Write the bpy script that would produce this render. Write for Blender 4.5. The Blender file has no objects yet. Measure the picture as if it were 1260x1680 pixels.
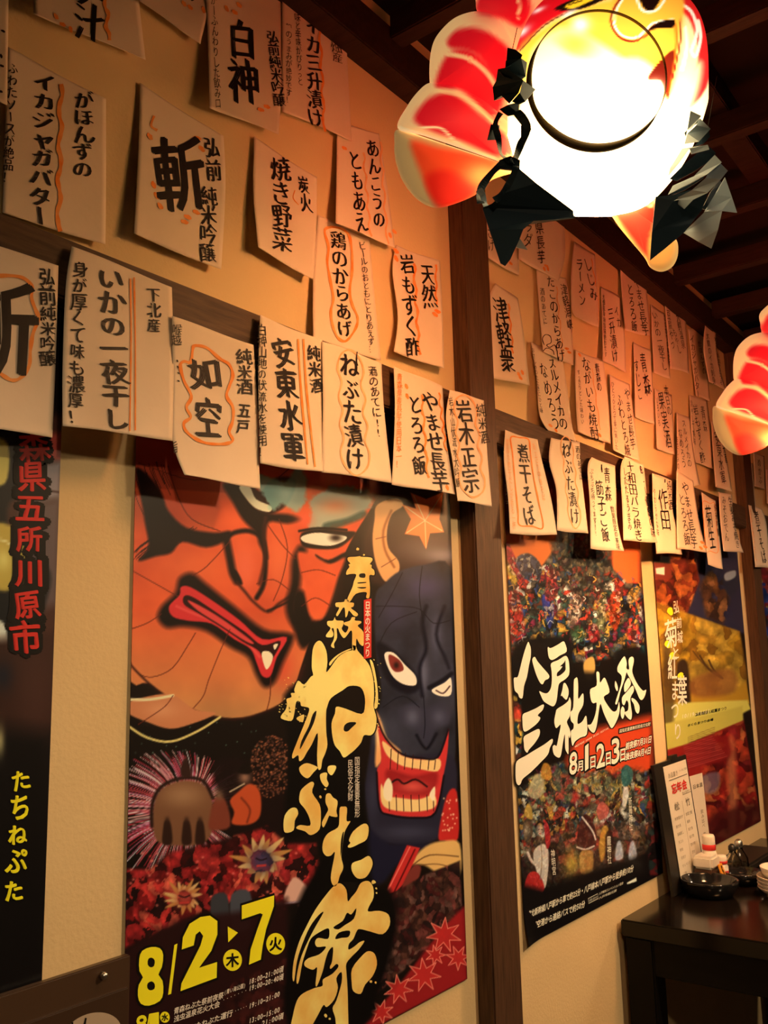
import bpy, bmesh, math, random
import numpy as np
from mathutils import Vector, Matrix

random.seed(7)
rng = np.random.default_rng(11)
SC = bpy.context.scene
COL = SC.collection

# ------------------------------------------------------------------ camera
F = 1481.44                                     # focal length in pixels of the 1260x1680 frame
M = np.array([[0.6133050392706254, -0.7894856263295499, -0.02386157212538645],
              [-0.11474472440017412, -0.11894700051938394, 0.9862480718813953],
              [0.7814669391775859, 0.6021329229385154, 0.16354010543574693]])
CAM = np.array([0.0, -0.95, 1.30])              # the wall is the plane y = 0, the room is y < 0
cam = bpy.data.cameras.new('camera')
cam.sensor_fit = 'HORIZONTAL'; cam.sensor_width = 36.0; cam.lens = 36.0 * F / 1260.0
cam.clip_start = 0.02; cam.clip_end = 50
camo = bpy.data.objects.new('camera', cam); COL.objects.link(camo)
m4 = Matrix.Identity(4)
for i in range(3):
    m4[i][0], m4[i][1], m4[i][2], m4[i][3] = M[0][i], M[1][i], -M[2][i], CAM[i]
camo.matrix_world = m4
SC.camera = camo

# ------------------------------------------------------------------ world, lights, exposure
SC.view_settings.view_transform = 'Standard'
SC.view_settings.look = 'None'
SC.view_settings.gamma = 1.0
SC.view_settings.use_curve_mapping = False
SC.view_settings.exposure = 0.0
w = bpy.data.worlds.new('dim_room'); SC.world = w; w.use_nodes = True
w.node_tree.nodes['Background'].inputs[0].default_value = (1.0, 0.62, 0.36, 1)
w.node_tree.nodes['Background'].inputs[1].default_value = 0.012

def spot(name, loc, target, energy, color, size, blend, radius):
    l = bpy.data.lights.new(name, 'SPOT'); l.energy = energy; l.color = color
    l.spot_size = math.radians(size); l.spot_blend = blend; l.shadow_soft_size = radius
    o = bpy.data.objects.new(name, l); COL.objects.link(o); o.location = loc
    o.rotation_euler = (Vector(target) - Vector(loc)).to_track_quat('-Z', 'Y').to_euler()
    return o
ROOM = (0.92, 0.64, 0.365)
spot('pendant_lamp', (-0.2, -1.55, 2.14), (-0.05, -1.30, 0.6), 49, ROOM, 146, 0.40, 0.05)
spot('pendant_lamp', (1.75, -1.60, 2.14), (1.75, -1.37, 0.6), 92, ROOM, 146, 0.40, 0.05)
spot('pendant_lamp', (3.7, -1.5, 2.14), (3.6, -1.2, 0.6), 49, ROOM, 146, 0.40, 0.05)
LANTERN_GLOW = 1.2
FIN_GLOW = 0.55

# ------------------------------------------------------------------ pixel helpers (frame pixels -> points of the place)
def rays(p):
    p = np.atleast_2d(np.asarray(p, float))
    d = np.stack([(p[:, 0] - 630) / F, -(p[:, 1] - 840) / F, np.ones(len(p))], 1)
    return d @ M
def on_wall(p, off):
    d = rays(p); t = (-np.asarray(off, float) - CAM[1]) / d[:, 1]
    return CAM + d * t[:, None]
def on_level(p, z):
    d = rays(p); t = (z - CAM[2]) / d[:, 2]
    return CAM + d * t[:, None]
def to_px(P):
    q = (np.asarray(P, float) - CAM) @ M.T
    return np.stack([630 + F * q[:, 0] / q[:, 2], 840 - F * q[:, 1] / q[:, 2]], 1)

# ------------------------------------------------------------------ object helpers
def tag(o, label=None, cat=None, group=None, kind=None):
    if label: o['label'] = label
    if cat: o['category'] = cat
    if group: o['group'] = group
    if kind: o['kind'] = kind
    return o
def mesh_obj(name, verts, faces, mats, parent=None, midx=None, smooth=False):
    me = bpy.data.meshes.new(name)
    me.from_pydata([tuple(map(float, v)) for v in verts], [], [tuple(map(int, f)) for f in faces])
    if not isinstance(mats, (list, tuple)): mats = [mats]
    for m in mats: me.materials.append(m)
    if midx is not None: me.polygons.foreach_set('material_index', np.asarray(midx, np.int32))
    if smooth: me.polygons.foreach_set('use_smooth', np.ones(len(me.polygons), bool))
    me.update()
    o = bpy.data.objects.new(name, me); COL.objects.link(o)
    if parent is not None:
        o.parent = parent
    return o
def empty(name, loc, rot=None):
    o = bpy.data.objects.new(name, None); COL.objects.link(o)
    o.location = loc; o.empty_display_size = 0.05
    if rot is not None: o.rotation_euler = rot
    return o
def rebase(o, base):
    """Move a mesh's origin to a point without moving the mesh."""
    b = Vector([float(x) for x in base])
    o.data.transform(Matrix.Translation(-b)); o.location = b
def bm_obj(name, bm, mats, parent=None, smooth=False):
    me = bpy.data.meshes.new(name); bm.to_mesh(me); bm.free()
    if not isinstance(mats, (list, tuple)): mats = [mats]
    for m in mats: me.materials.append(m)
    if smooth: me.polygons.foreach_set('use_smooth', np.ones(len(me.polygons), bool))
    o = bpy.data.objects.new(name, me); COL.objects.link(o)
    if parent is not None: o.parent = parent
    return o
def box_bm(x0, x1, y0, y1, z0, z1, bev=0.0, seg=2):
    bm = bmesh.new()
    bmesh.ops.create_cube(bm, size=1)
    for v in bm.verts:
        v.co = Vector(((x0 + x1) / 2 + v.co.x * (x1 - x0), (y0 + y1) / 2 + v.co.y * (y1 - y0), (z0 + z1) / 2 + v.co.z * (z1 - z0)))
    if bev: bmesh.ops.bevel(bm, geom=bm.edges[:], offset=bev, segments=seg, affect='EDGES')
    return bm
def box(name, x0, x1, y0, y1, z0, z1, mat, parent=None, bev=0.002):
    return bm_obj(name, box_bm(x0, x1, y0, y1, z0, z1, bev), mat, parent)
def lathe(name, prof, mat, parent=None, n=40, loc=(0, 0, 0), sx=1, sy=1):
    V = []; Fc = []
    k = len(prof)
    for i in range(n):
        a = 2 * math.pi * i / n
        for r, z in prof: V.append((loc[0] + r * math.cos(a) * sx, loc[1] + r * math.sin(a) * sy, loc[2] + z))
    for i in range(n):
        j = (i + 1) % n
        for q in range(k - 1): Fc.append((i * k + q, j * k + q, j * k + q + 1, i * k + q + 1))
    o = mesh_obj(name, V, Fc, mat, parent, smooth=True)
    bm = bmesh.new(); bm.from_mesh(o.data); bmesh.ops.remove_doubles(bm, verts=bm.verts, dist=1e-6)
    bmesh.ops.recalc_face_normals(bm, faces=bm.faces); bm.to_mesh(o.data); bm.free()
    return o
def tube(name, pts, r, mat, parent=None, n=10):
    pts = [Vector(p) for p in pts]; V = []; Fc = []
    for i, p in enumerate(pts):
        t = (pts[min(i + 1, len(pts) - 1)] - pts[max(i - 1, 0)]).normalized()
        a = t.orthogonal().normalized() if i == 0 else (a - t * a.dot(t)).normalized()
        b = t.cross(a)
        rr = r[i] if isinstance(r, (list, tuple)) else r
        for k in range(n):
            c = 2 * math.pi * k / n
            V.append(p + a * math.cos(c) * rr + b * math.sin(c) * rr)
    for i in range(len(pts) - 1):
        for k in range(n):
            q = (k + 1) % n
            Fc.append((i * n + k, i * n + q, (i + 1) * n + q, (i + 1) * n + k))
    Fc.append(tuple(range(n))[::-1]); Fc.append(tuple((len(pts) - 1) * n + k for k in range(n)))
    return mesh_obj(name, V, Fc, mat, parent, smooth=True)

# ------------------------------------------------------------------ materials
def lin(c):
    c = np.asarray(c, float) / 255.0
    return np.where(c <= 0.04045, c / 12.92, ((c + 0.055) / 1.055) ** 2.4)
LREF = np.array([0.80, 0.52, 0.27])           # how a white sheet looks under the room's warm lamps
def alb(c):
    """Surface colour of a print that looks like sRGB c under the room's warm lamps."""
    return np.clip(lin(c) / LREF * 0.82, 0.003, 0.92)
def mat(name, color, rough=0.6, spec=0.3, noise=None, bump=None, metal=0.0, coord='Object', stretch=(1, 1, 1)):
    """noise = (scale, colour2, low, high), bump = (scale, strength, distance)"""
    m = bpy.data.materials.new(name); m.use_nodes = True
    nt = m.node_tree; b = nt.nodes['Principled BSDF']
    b.inputs['Base Color'].default_value = (*color, 1); b.inputs['Roughness'].default_value = rough
    b.inputs['Specular IOR Level'].default_value = spec; b.inputs['Metallic'].default_value = metal
    tc = nt.nodes.new('ShaderNodeTexCoord'); mp = nt.nodes.new('ShaderNodeMapping')
    mp.inputs['Scale'].default_value = stretch
    nt.links.new(tc.outputs[coord], mp.inputs['Vector'])
    if noise:
        n = nt.nodes.new('ShaderNodeTexNoise'); n.inputs['Scale'].default_value = noise[0]; n.inputs['Detail'].default_value = 6
        r = nt.nodes.new('ShaderNodeValToRGB')
        r.color_ramp.elements[0].position = noise[2]; r.color_ramp.elements[0].color = (*color, 1)
        r.color_ramp.elements[1].position = noise[3]; r.color_ramp.elements[1].color = (*noise[1], 1)
        nt.links.new(mp.outputs[0], n.inputs['Vector']); nt.links.new(n.outputs[0], r.inputs[0]); nt.links.new(r.outputs[0], b.inputs['Base Color'])
    if bump:
        n = nt.nodes.new('ShaderNodeTexNoise'); n.inputs['Scale'].default_value = bump[0]; n.inputs['Detail'].default_value = 4
        u = nt.nodes.new('ShaderNodeBump'); u.inputs['Strength'].default_value = bump[1]; u.inputs['Distance'].default_value = bump[2]
        nt.links.new(mp.outputs[0], n.inputs['Vector']); nt.links.new(n.outputs[0], u.inputs['Height']); nt.links.new(u.outputs[0], b.inputs['Normal'])
    return m
def painted(name, rough=0.4, spec=0.3):
    m = bpy.data.materials.new(name); m.use_nodes = True
    nt = m.node_tree; b = nt.nodes['Principled BSDF']
    a = nt.nodes.new('ShaderNodeVertexColor'); a.layer_name = 'print'
    nt.links.new(a.outputs[0], b.inputs['Base Color'])
    b.inputs['Roughness'].default_value = rough; b.inputs['Specular IOR Level'].default_value = spec
    return m
def glowing(name, strength, bulb=None):
    """Painted lantern paper that gives off the light of the bulb inside; brighter where the paper is nearer the bulb."""
    m = bpy.data.materials.new(name); m.use_nodes = True
    nt = m.node_tree; b = nt.nodes['Principled BSDF']
    a = nt.nodes.new('ShaderNodeVertexColor'); a.layer_name = 'print'
    b.inputs['Base Color'].default_value = (0.2, 0.12, 0.08, 1)
    if not bulb: nt.links.new(a.outputs[0], b.inputs['Base Color'])
    nt.links.new(a.outputs[0], b.inputs['Emission Color'])
    b.inputs['Emission Strength'].default_value = strength; b.inputs['Roughness'].default_value = 0.6
    if bulb:
        tc = nt.nodes.new('ShaderNodeTexCoord'); d = nt.nodes.new('ShaderNodeVectorMath'); d.operation = 'DISTANCE'
        d.inputs[1].default_value = bulb[:3]; nt.links.new(tc.outputs['Object'], d.inputs[0])
        q = nt.nodes.new('ShaderNodeMath'); q.operation = 'DIVIDE'; q.inputs[0].default_value = bulb[3]
        mx = nt.nodes.new('ShaderNodeMath'); mx.operation = 'MAXIMUM'; mx.inputs[1].default_value = 120.0; nt.links.new(d.outputs['Value'], mx.inputs[0]); nt.links.new(mx.outputs[0], q.inputs[1])
        w_ = nt.nodes.new('ShaderNodeMath'); w_.operation = 'POWER'; w_.inputs[1].default_value = 3.5; nt.links.new(q.outputs[0], w_.inputs[0])
        s = nt.nodes.new('ShaderNodeMath'); s.operation = 'MULTIPLY'; s.inputs[1].default_value = strength; nt.links.new(w_.outputs[0], s.inputs[0])
        nt.links.new(s.outputs[0], b.inputs['Emission Strength'])
    return m
def paper_mat(name, color):
    m = mat(name, color, 0.75, 0.15, noise=(9, tuple(np.array(color) * 0.93), 0.35, 0.75), bump=(14, 0.35, 0.006))
    return m
def wood(name, c1, c2, stretch, rough=0.55):
    return mat(name, c1, rough, 0.25, noise=(14, c2, 0.35, 0.68), bump=(30, 0.25, 0.002), stretch=stretch)

M_WALL = mat('plaster', (0.70, 0.55, 0.31), 0.85, 0.1, noise=(7, (0.66, 0.51, 0.285), 0.3, 0.7), bump=(160, 0.35, 0.002))
M_BEAM = wood('beam_wood', (0.085, 0.045, 0.022), (0.045, 0.022, 0.011), (1.2, 14, 14))
M_POST = wood('post_wood', (0.090, 0.045, 0.024), (0.046, 0.023, 0.013), (14, 14, 1.0))
M_CEIL = mat('ceiling_boards', (0.020, 0.012, 0.009), 0.8, 0.1)
M_RAFT = wood('rafter_wood', (0.034, 0.016, 0.010), (0.018, 0.009, 0.006), (6, 1, 6))
M_FLOOR = wood('floor_boards', (0.05, 0.028, 0.016), (0.03, 0.016, 0.01), (1, 8, 8))
M_PAPER = paper_mat('menu_paper', (0.74, 0.63, 0.50))
M_INK = mat('black_ink', (0.010, 0.007, 0.007), 0.55, 0.2)
M_ORANGE = mat('orange_marker', (0.80, 0.24, 0.045), 0.7, 0.1, noise=(60, (0.80, 0.36, 0.12), 0.35, 0.7))
M_FAINT = mat('pale_orange_marker', (0.78, 0.40, 0.18), 0.7, 0.1, noise=(60, (0.80, 0.50, 0.28), 0.35, 0.7))
M_PRINT = painted('poster_print', 0.38, 0.25)

# ------------------------------------------------------------------ glyphs, taken from the built-in font
_gl = {}
def glyph(ch, off=0.0):
    k = (ch, round(off, 4))
    if k in _gl: return _gl[k]
    c = bpy.data.curves.new('g', 'FONT'); c.body = ch; c.resolution_u = 3; c.offset = off
    o = bpy.data.objects.new('g', c); COL.objects.link(o)
    me = o.evaluated_get(bpy.context.evaluated_depsgraph_get()).to_mesh()
    v = np.array([x.co[:2] for x in me.vertices], float).reshape(-1, 2)
    f = [tuple(p.vertices) for p in me.polygons]
    o.evaluated_get(bpy.context.evaluated_depsgraph_get()).to_mesh_clear()
    bpy.data.objects.remove(o); bpy.data.curves.remove(c)
    _gl[k] = (v, f)
    return _gl[k]
def wob(v, seed, amp, fr=3.0):
    a, b, c, d = [(seed * 12.9898 * (i + 1)) % 6.28 for i in range(4)]
    x, y = v[:, 0] * fr, v[:, 1] * fr
    return v + amp * np.stack([np.sin(y * 1.7 + a) + 0.6 * np.sin(x * 2.9 + y * 1.3 + b), np.sin(x * 1.9 + c) + 0.6 * np.sin(y * 3.1 - x + d)], 1)
class Ink:
    """Collects lettering and strokes in frame pixels; one mesh per call of build."""
    def __init__(s): s.v = []; s.f = []; s.n = 0; s.layer = []
    def add(s, v, f, layer=0):
        v = np.asarray(v, float)
        s.v.append(v); s.layer.append(np.full(len(v), layer)); s.f += [tuple(i + s.n for i in q) for q in f]; s.n += len(v)
    def char(s, ch, c, ax, ay, off=0.0, nib=0.0, brush=0.0, box=False, rot=0.0, shear=0.0):
        bold, off = (off, 0.0) if off > 0.004 else (0.0, off)
        """c = centre, ax = width vector, ay = up vector, in pixels"""
        if ch in ' \u3000': return
        v, f = glyph(ch, off)
        if not len(v): return
        if box:
            lo, hi = v.min(0), v.max(0); v = (v - (lo + hi) / 2) / np.maximum(hi - lo, 1e-3)
        else:
            if ord(ch) < 0x250:
                lo, hi = v.min(0), v.max(0); v = v - np.array([(lo[0] + hi[0]) / 2, 0.36])
            else: v = v - np.array([0.5, 0.38])
        if ch in 'ー…~～' and not box and s.vertical: v = np.stack([v[:, 1] * 0.9, -v[:, 0]], 1)
        if brush:
            sd = random.random() * 50
            v = wob(v, sd, brush)
            r = math.radians(random.uniform(-5, 5)) + math.radians(4); k = random.uniform(0.88, 1.08)
            rm = np.array([[math.cos(r), -math.sin(r)], [math.sin(r), math.cos(r)]]); v = v @ rm.T * k
        if shear: v = v + np.stack([0 * v[:, 0], v[:, 0] * shear], 1)
        ax = np.asarray(ax, float); ay = np.asarray(ay, float); c = np.asarray(c, float)
        ds = [(0, 0)] if not nib else [(-nib, nib * 0.45), (0, 0), (nib, -nib * 0.45)]
        if bold: ds = [(a + bold * math.cos(k * .785), b + bold * math.sin(k * .785)) for a, b in ds for k in range(8)]
        for i, (dx, dy) in enumerate(ds):
            q = v + np.array([dx, dy])
            s.add(c + q[:, :1] * ax + q[:, 1:] * ay, f, i)
    vertical = True
    def column(s, text, p0, p1, wid, slope=0.0, tilt=None, off=0.0, nib=0.02, brush=0.012):
        """vertical column of writing from p0 (top centre) to p1 (bottom centre); slope = rise of a row to the right in px per px"""
        p0 = np.array(p0, float); p1 = np.array(p1, float); n = len(text)
        small = [0.7 if ch in 'ゃっょゅ・、。' else 1.0 for ch in text]; tot = sum(small); t = 0
        for ch, k in zip(text, small):
            c = p0 + (p1 - p0) * ((t + k / 2) / tot); h = (p1 - p0) * (k / tot) * 1.0
            t += k
            s.char(ch, c, np.array([wid, wid * slope]) * (1 if k == 1 else 0.8), -h * 1.08 / k * (1 if k == 1 else 0.8), off, nib, brush)
    def row(s, text, p0, p1, hgt, tilt=0.0, off=0.0, nib=0.0, brush=0.0, adv=None):
        """horizontal row from p0 (left middle) to p1 (right middle), letters hgt px high"""
        p0 = np.array(p0, float); p1 = np.array(p1, float)
        wd = [0.58 if ord(ch) < 0x250 and ch not in ' ' else (0.5 if ch == ' ' else 1.0) for ch in text]; tot = sum(wd); t = 0
        s.vertical = False
        u = (p1 - p0) / tot
        for ch, k in zip(text, wd):
            s.char(ch, p0 + u * (t + k / 2), u, np.array([tilt, -1.0]) * hgt, off, nib, brush); t += k
        s.vertical = True
    def ribbon(s, pts, wid, closed=False, jit=0.25, sub=6):
        P = spline(pts, closed, sub); n = len(P)
        if closed: T = np.roll(P, -1, 0) - np.roll(P, 1, 0)
        else: T = np.gradient(P, axis=0)
        N = np.stack([-T[:, 1], T[:, 0]], 1) / np.maximum(np.linalg.norm(T, axis=1), 1e-6)[:, None]
        sd = random.random() * 9
        wv = wid / 2 * (1 + jit * np.sin(np.arange(n) * 0.7 + sd) * np.sin(np.arange(n) * 0.23 + sd * 2))
        v = np.concatenate([P + N * wv[:, None], P - N * wv[:, None]])
        f = [(i, (i + 1) % n, n + (i + 1) % n, n + i) for i in range(n if closed else n - 1)]
        s.add(v, f)
    def dab(s, c, r, stretch=1.6, ang=0.6):
        a = np.linspace(0, 2 * math.pi, 12, endpoint=False); v = np.stack([np.cos(a) * r * stretch, np.sin(a) * r], 1)
        k = np.array([[math.cos(ang), -math.sin(ang)], [math.sin(ang), math.cos(ang)]]); v = wob(v / max(r, 1) * 0.5, random.random() * 20, 0.06) * max(r, 1) * 2 @ k.T + np.array(c)
        s.add(v, [tuple(range(12))])
    def fill(s, pts, T=(0, 0, 1), holes=(), sub=3, layer=0, grow=0.0):
        """a solid shape from its outline, with holes; T = origin and scale of the crop it was traced over"""
        from mathutils.geometry import tessellate_polygon
        L = [spline(p, True, sub) if sub > 1 else np.array(p, float) for p in (pts, *holes)]
        L = [p / T[2] + np.array(T[:2]) for p in L]
        if grow:
            d = np.roll(L[0], -1, 0) - np.roll(L[0], 1, 0); n = np.stack([d[:, 1], -d[:, 0]], 1) / np.maximum(np.linalg.norm(d, axis=1), 1e-6)[:, None]
            x, y = L[0].T; ar = np.sum(x * np.roll(y, -1) - np.roll(x, -1) * y); L = [L[0] + n * grow * (1 if ar > 0 else -1)]
        f = tessellate_polygon([[Vector((float(a), float(b), 0)) for a, b in p] for p in L])
        s.add(np.concatenate(L), f, layer)
    def build(s, name, surf, material, parent, lift=0.0012, step=0.00012):
        step = max(step, 2e-5)                   # stacked strokes never lie in one plane
        if not s.n: return None
        V = np.concatenate(s.v); L = np.concatenate(s.layer)
        return mesh_obj(name, surf(V, lift + L * step), s.f, material, parent)
def spline(pts, closed=False, sub=6):
    P = np.asarray(pts, float); n = len(P)
    if n < 3: 
        t = np.linspace(0, 1, sub * 2 + 1)[:, None]; return P[0] * (1 - t) + P[-1] * t
    out = []
    for i in range(n if closed else n - 1):
        if closed: p0, p1, p2, p3 = P[i - 1], P[i], P[(i + 1) % n], P[(i + 2) % n]
        else: p0, p1, p2, p3 = P[max(i - 1, 0)], P[i], P[i + 1], P[min(i + 2, n - 1)]
        for t in np.arange(sub) / sub:
            out.append(0.5 * (2 * p1 + (p2 - p0) * t + (2 * p0 - 5 * p1 + 4 * p2 - p3) * t * t + (3 * p1 - p0 - 3 * p2 + p3) * t ** 3))
    if not closed: out.append(P[-1])
    return np.array(out)

# ------------------------------------------------------------------ a painter for printed sheets and painted lantern paper
def vnoise(x, y, scale, seed):
    x = x / scale; y = y / scale
    xi = np.floor(x).astype(np.int64); yi = np.floor(y).astype(np.int64); fx = x - xi; fy = y - yi
    fx = fx * fx * (3 - 2 * fx); fy = fy * fy * (3 - 2 * fy)
    def h(a, b):
        k = (a * 374761393 + b * 668265263 + seed * 2147483647) & 0xFFFFFFFF
        k = ((k ^ (k >> 13)) * 1274126177) & 0xFFFFFFFF
        return ((k ^ (k >> 16)) & 0xFFFF) / 65535.0
    return (h(xi, yi) * (1 - fx) + h(xi + 1, yi) * fx) * (1 - fy) + (h(xi, yi + 1) * (1 - fx) + h(xi + 1, yi + 1) * fx) * fy
def fbm(x, y, scale, seed, o=4):
    r = 0; a = 0.5; t = 0
    for i in range(o):
        r = r + a * vnoise(x, y, scale / 2 ** i, seed + i * 17); t += a; a *= 0.55
    return r / t
class Canvas:
    def __init__(s, px, base):
        s.X = px[:, 0].copy(); s.Y = px[:, 1].copy(); s.c = np.tile(np.asarray(base, float), (len(px), 1)); s.T = (0, 0, 1)
    def frame(s, ox, oy, k): s.T = (ox, oy, k)
    def tp(s, pts):
        p = np.asarray(pts, float).reshape(-1, 2); return p / s.T[2] + np.array(s.T[:2])
    def mix(s, idx, a, col):
        a = np.asarray(a)[:, None]
        if callable(col): col = col(s.X[idx], s.Y[idx])
        s.c[idx] = s.c[idx] * (1 - a) + np.asarray(col, float) * a
    def near(s, P, m):
        lo, hi = P.min(0) - m, P.max(0) + m
        return np.nonzero((s.X >= lo[0]) & (s.X <= hi[0]) & (s.Y >= lo[1]) & (s.Y <= hi[1]))[0]
    def dist(s, P, idx, closed):
        A = P if closed else P[:-1]; B = np.roll(P, -1, 0) if closed else P[1:]
        x = s.X[idx]; y = s.Y[idx]; d = np.full(len(idx), 1e9); ins = np.zeros(len(idx), bool)
        for a, b in zip(A, B):
            e = b - a; L = max(e @ e, 1e-9)
            t = np.clip(((x - a[0]) * e[0] + (y - a[1]) * e[1]) / L, 0, 1)
            d = np.minimum(d, (x - a[0] - t * e[0]) ** 2 + (y - a[1] - t * e[1]) ** 2)
            if closed and a[1] != b[1]:
                c = (a[1] > y) != (b[1] > y); ins ^= c & (x < e[0] * (y - a[1]) / e[1] + a[0])
        return np.sqrt(d), ins
    def poly(s, pts, col, soft=1.6, smooth=True, a=1.0, rough=0.0, sub=4):
        soft = max(0.45, soft * 1.25 / s.T[2])
        P = s.tp(pts); P = spline(P, True, sub) if smooth else P
        idx = s.near(P, soft * 2)
        if not len(idx): return
        d, ins = s.dist(P, idx, True); sd = np.where(ins, -d, d)
        if rough: sd = sd + (fbm(s.X[idx], s.Y[idx], 14, 5) - 0.5) * rough
        s.mix(idx, a * np.clip(0.5 - sd / (2 * soft), 0, 1), col)
    def stroke(s, pts, wid, col, soft=0.8, a=1.0, closed=False, smooth=True, taper=False):
        soft = max(0.45, soft * 1.25 / s.T[2])
        P = s.tp(pts); P = spline(P, closed, 4) if smooth and len(P) > 2 else P
        wid = wid / s.T[2] / 2
        idx = s.near(P, wid + soft * 2)
        if not len(idx): return
        d, _ = s.dist(P, idx, closed)
        s.mix(idx, a * np.clip(0.5 - (d - wid) / (2 * soft), 0, 1), col)
    def blob(s, c, rx, ry, col, a=1.0, ang=0.0):
        c = s.tp(c)[0]; rx /= s.T[2]; ry /= s.T[2]
        P = np.array([c]); idx = s.near(P, 2.6 * max(rx, ry))
        if not len(idx): return
        x = s.X[idx] - c[0]; y = s.Y[idx] - c[1]; ca, sa = math.cos(ang), math.sin(ang)
        u = (x * ca + y * sa) / rx; v = (-x * sa + y * ca) / ry
        s.mix(idx, a * np.exp(-(u * u + v * v)), col)
    def collage(s, pts, pal, cell, seed, a=1.0, soft=3, smooth=False, dark=0.35):
        """busy crowd of coloured patches"""
        soft = max(0.45, soft * 1.25 / s.T[2])
        P = s.tp(pts); P = spline(P, True, 4) if smooth else P
        idx = s.near(P, soft * 2)
        if not len(idx): return
        d, ins = s.dist(P, idx, True); sd = np.where(ins, -d, d); al = a * np.clip(0.5 - sd / (2 * soft), 0, 1)
        x = s.X[idx] + (fbm(s.X[idx], s.Y[idx], cell * 2, seed) - 0.5) * cell * 3; y = s.Y[idx] + (fbm(s.X[idx], s.Y[idx], cell * 2, seed + 5) - 0.5) * cell * 3
        r = np.random.default_rng(seed); gx = np.floor(x / cell).astype(int); gy = np.floor(y / (cell * 1.4)).astype(int)
        best = np.full(len(idx), 1e9); bid = np.zeros(len(idx), np.int64)
        for dx in (-1, 0, 1):
            for dy in (-1, 0, 1):
                cx, cy = gx + dx, gy + dy
                k = ((cx * 73856093) ^ (cy * 19349663) ^ (seed * 83492791)) & 0x7FFFFFFF
                px = (cx + ((k >> 3) % 1000) / 1000) * cell; py = (cy + ((k >> 13) % 1000) / 1000) * cell * 1.4
                q = (x - px) ** 2 + ((y - py) / 1.4) ** 2; m = q < best
                best = np.where(m, q, best); bid = np.where(m, k, bid)
        pal = np.array(pal, float); c = pal[(bid >> 5) % len(pal)]
        br = 0.55 + 0.9 * fbm(s.X[idx], s.Y[idx], cell * 0.9, seed + 9); c = c * br[:, None]
        sh = np.clip(np.sqrt(best) / cell, 0, 1); c = c * (1.0 - dark * sh)[:, None]
        s.mix(idx, al, np.clip(c, 0, 255))
def sheet(name, px_tl, px_br, off, step, base, paint, parent=None, mat_=None, thick=0.0006):
    """a printed sheet on the wall: a fine grid whose colours are the print"""
    a = on_wall([px_tl], off)[0] if not hasattr(px_tl, 'x') else px_tl
    return None
def poster_mesh(name, x0, x1, z0, z1, off, nx, nz, base, paint, parent, bend=None):
    gx = np.linspace(x0, x1, nx + 1); gz = np.linspace(z0, z1, nz + 1)
    XX, ZZ = np.meshgrid(gx, gz)
    P = np.stack([XX.ravel(), np.full(XX.size, -off), ZZ.ravel()], 1)
    px = to_px(P)
    cv = Canvas(px, base); paint(cv)
    if bend is not None: P[:, 1] -= bend((XX.ravel() - x0) / (x1 - x0), (ZZ.ravel() - z0) / (z1 - z0))
    n = nx + 1
    i = np.arange(nz)[:, None] * n + np.arange(nx)[None, :]; i = i.ravel()
    me = bpy.data.meshes.new(name)
    me.vertices.add(len(P)); me.vertices.foreach_set('co', P.ravel())
    q = np.stack([i, i + 1, i + n + 1, i + n], 1)
    me.loops.add(q.size); me.loops.foreach_set('vertex_index', q.ravel().astype(np.int32))
    me.polygons.add(len(q)); me.polygons.foreach_set('loop_start', np.arange(len(q), dtype=np.int32) * 4)
    me.update(calc_edges=True)
    set_print(me, alb(np.clip(cv.c, 0, 255)))
    me.materials.append(M_PRINT); me.validate()
    o = bpy.data.objects.new(name, me); COL.objects.link(o)
    if parent is not None: o.parent = parent
    return o
def set_print(me, rgb):
    at = me.color_attributes.new('print', 'FLOAT_COLOR', 'POINT')
    at.data.foreach_set('color', np.concatenate([rgb, np.ones((len(rgb), 1))], 1).astype(np.float32).ravel())

# ================================================================== THE SETTING
WT = 2.392                                      # the wall ends under a dark ceiling trim
tag(box('wall_back', -1.5, 7.0, 0.0, 0.10, 0.0, 2.75, M_WALL, bev=0), kind='structure')
tag(box('floor', -1.5, 7.0, -4.0, 0.0, -0.05, 0.0, M_FLOOR, bev=0), kind='structure')
tag(box('ceiling', -1.5, 7.0, -4.0, 0.0, 2.56, 2.62, M_CEIL, bev=0), kind='structure')
M_FAR = mat('dark_far_wall', (0.05, 0.03, 0.018), 0.8, 0.1)
tag(box('wall_far', 7.0, 7.1, -4.0, 0.1, 0.0, 2.7, M_FAR, bev=0), kind='structure')
tag(box('trim_1', -1.5, 7.0, -0.050, 0.0, WT, 2.475, M_RAFT, bev=0.003), kind='structure')
tag(box('trim_2', -1.5, 1.473, -0.028, 0.0, 1.738, 1.815, M_BEAM, bev=0.003), kind='structure')
tag(box('trim_3', 1.573, 3.31, -0.028, 0.0, 1.738, 1.815, M_BEAM, bev=0.003), kind='structure')
tag(box('trim_4', 3.41, 7.0, -0.028, 0.0, 1.738, 1.815, M_BEAM, bev=0.003), kind='structure')
tag(box('trim_5', 1.473, 1.573, -0.036, 0.0, 0.0, WT + 0.03, M_POST, bev=0.003), kind='structure')
tag(box('trim_6', 3.31, 3.41, -0.036, 0.0, 0.0, WT + 0.03, M_POST, bev=0.003), kind='structure')
n = 7
for x in np.arange(-0.95, 6.8, 0.365):          # rafters running out from the wall
    tag(box('trim_%d' % n, x - 0.020, x + 0.020, -4.0, -0.05, 2.445, 2.50, M_RAFT, bev=0.003), kind='structure'); n += 1
for y in (-0.42, -1.5, -2.6):                   # battens running along the room, above the rafters
    tag(box('trim_%d' % n, -1.5, 7.0, y - 0.03, y + 0.03, 2.50, 2.56, M_RAFT, bev=0.003), kind='structure'); n += 1

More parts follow.
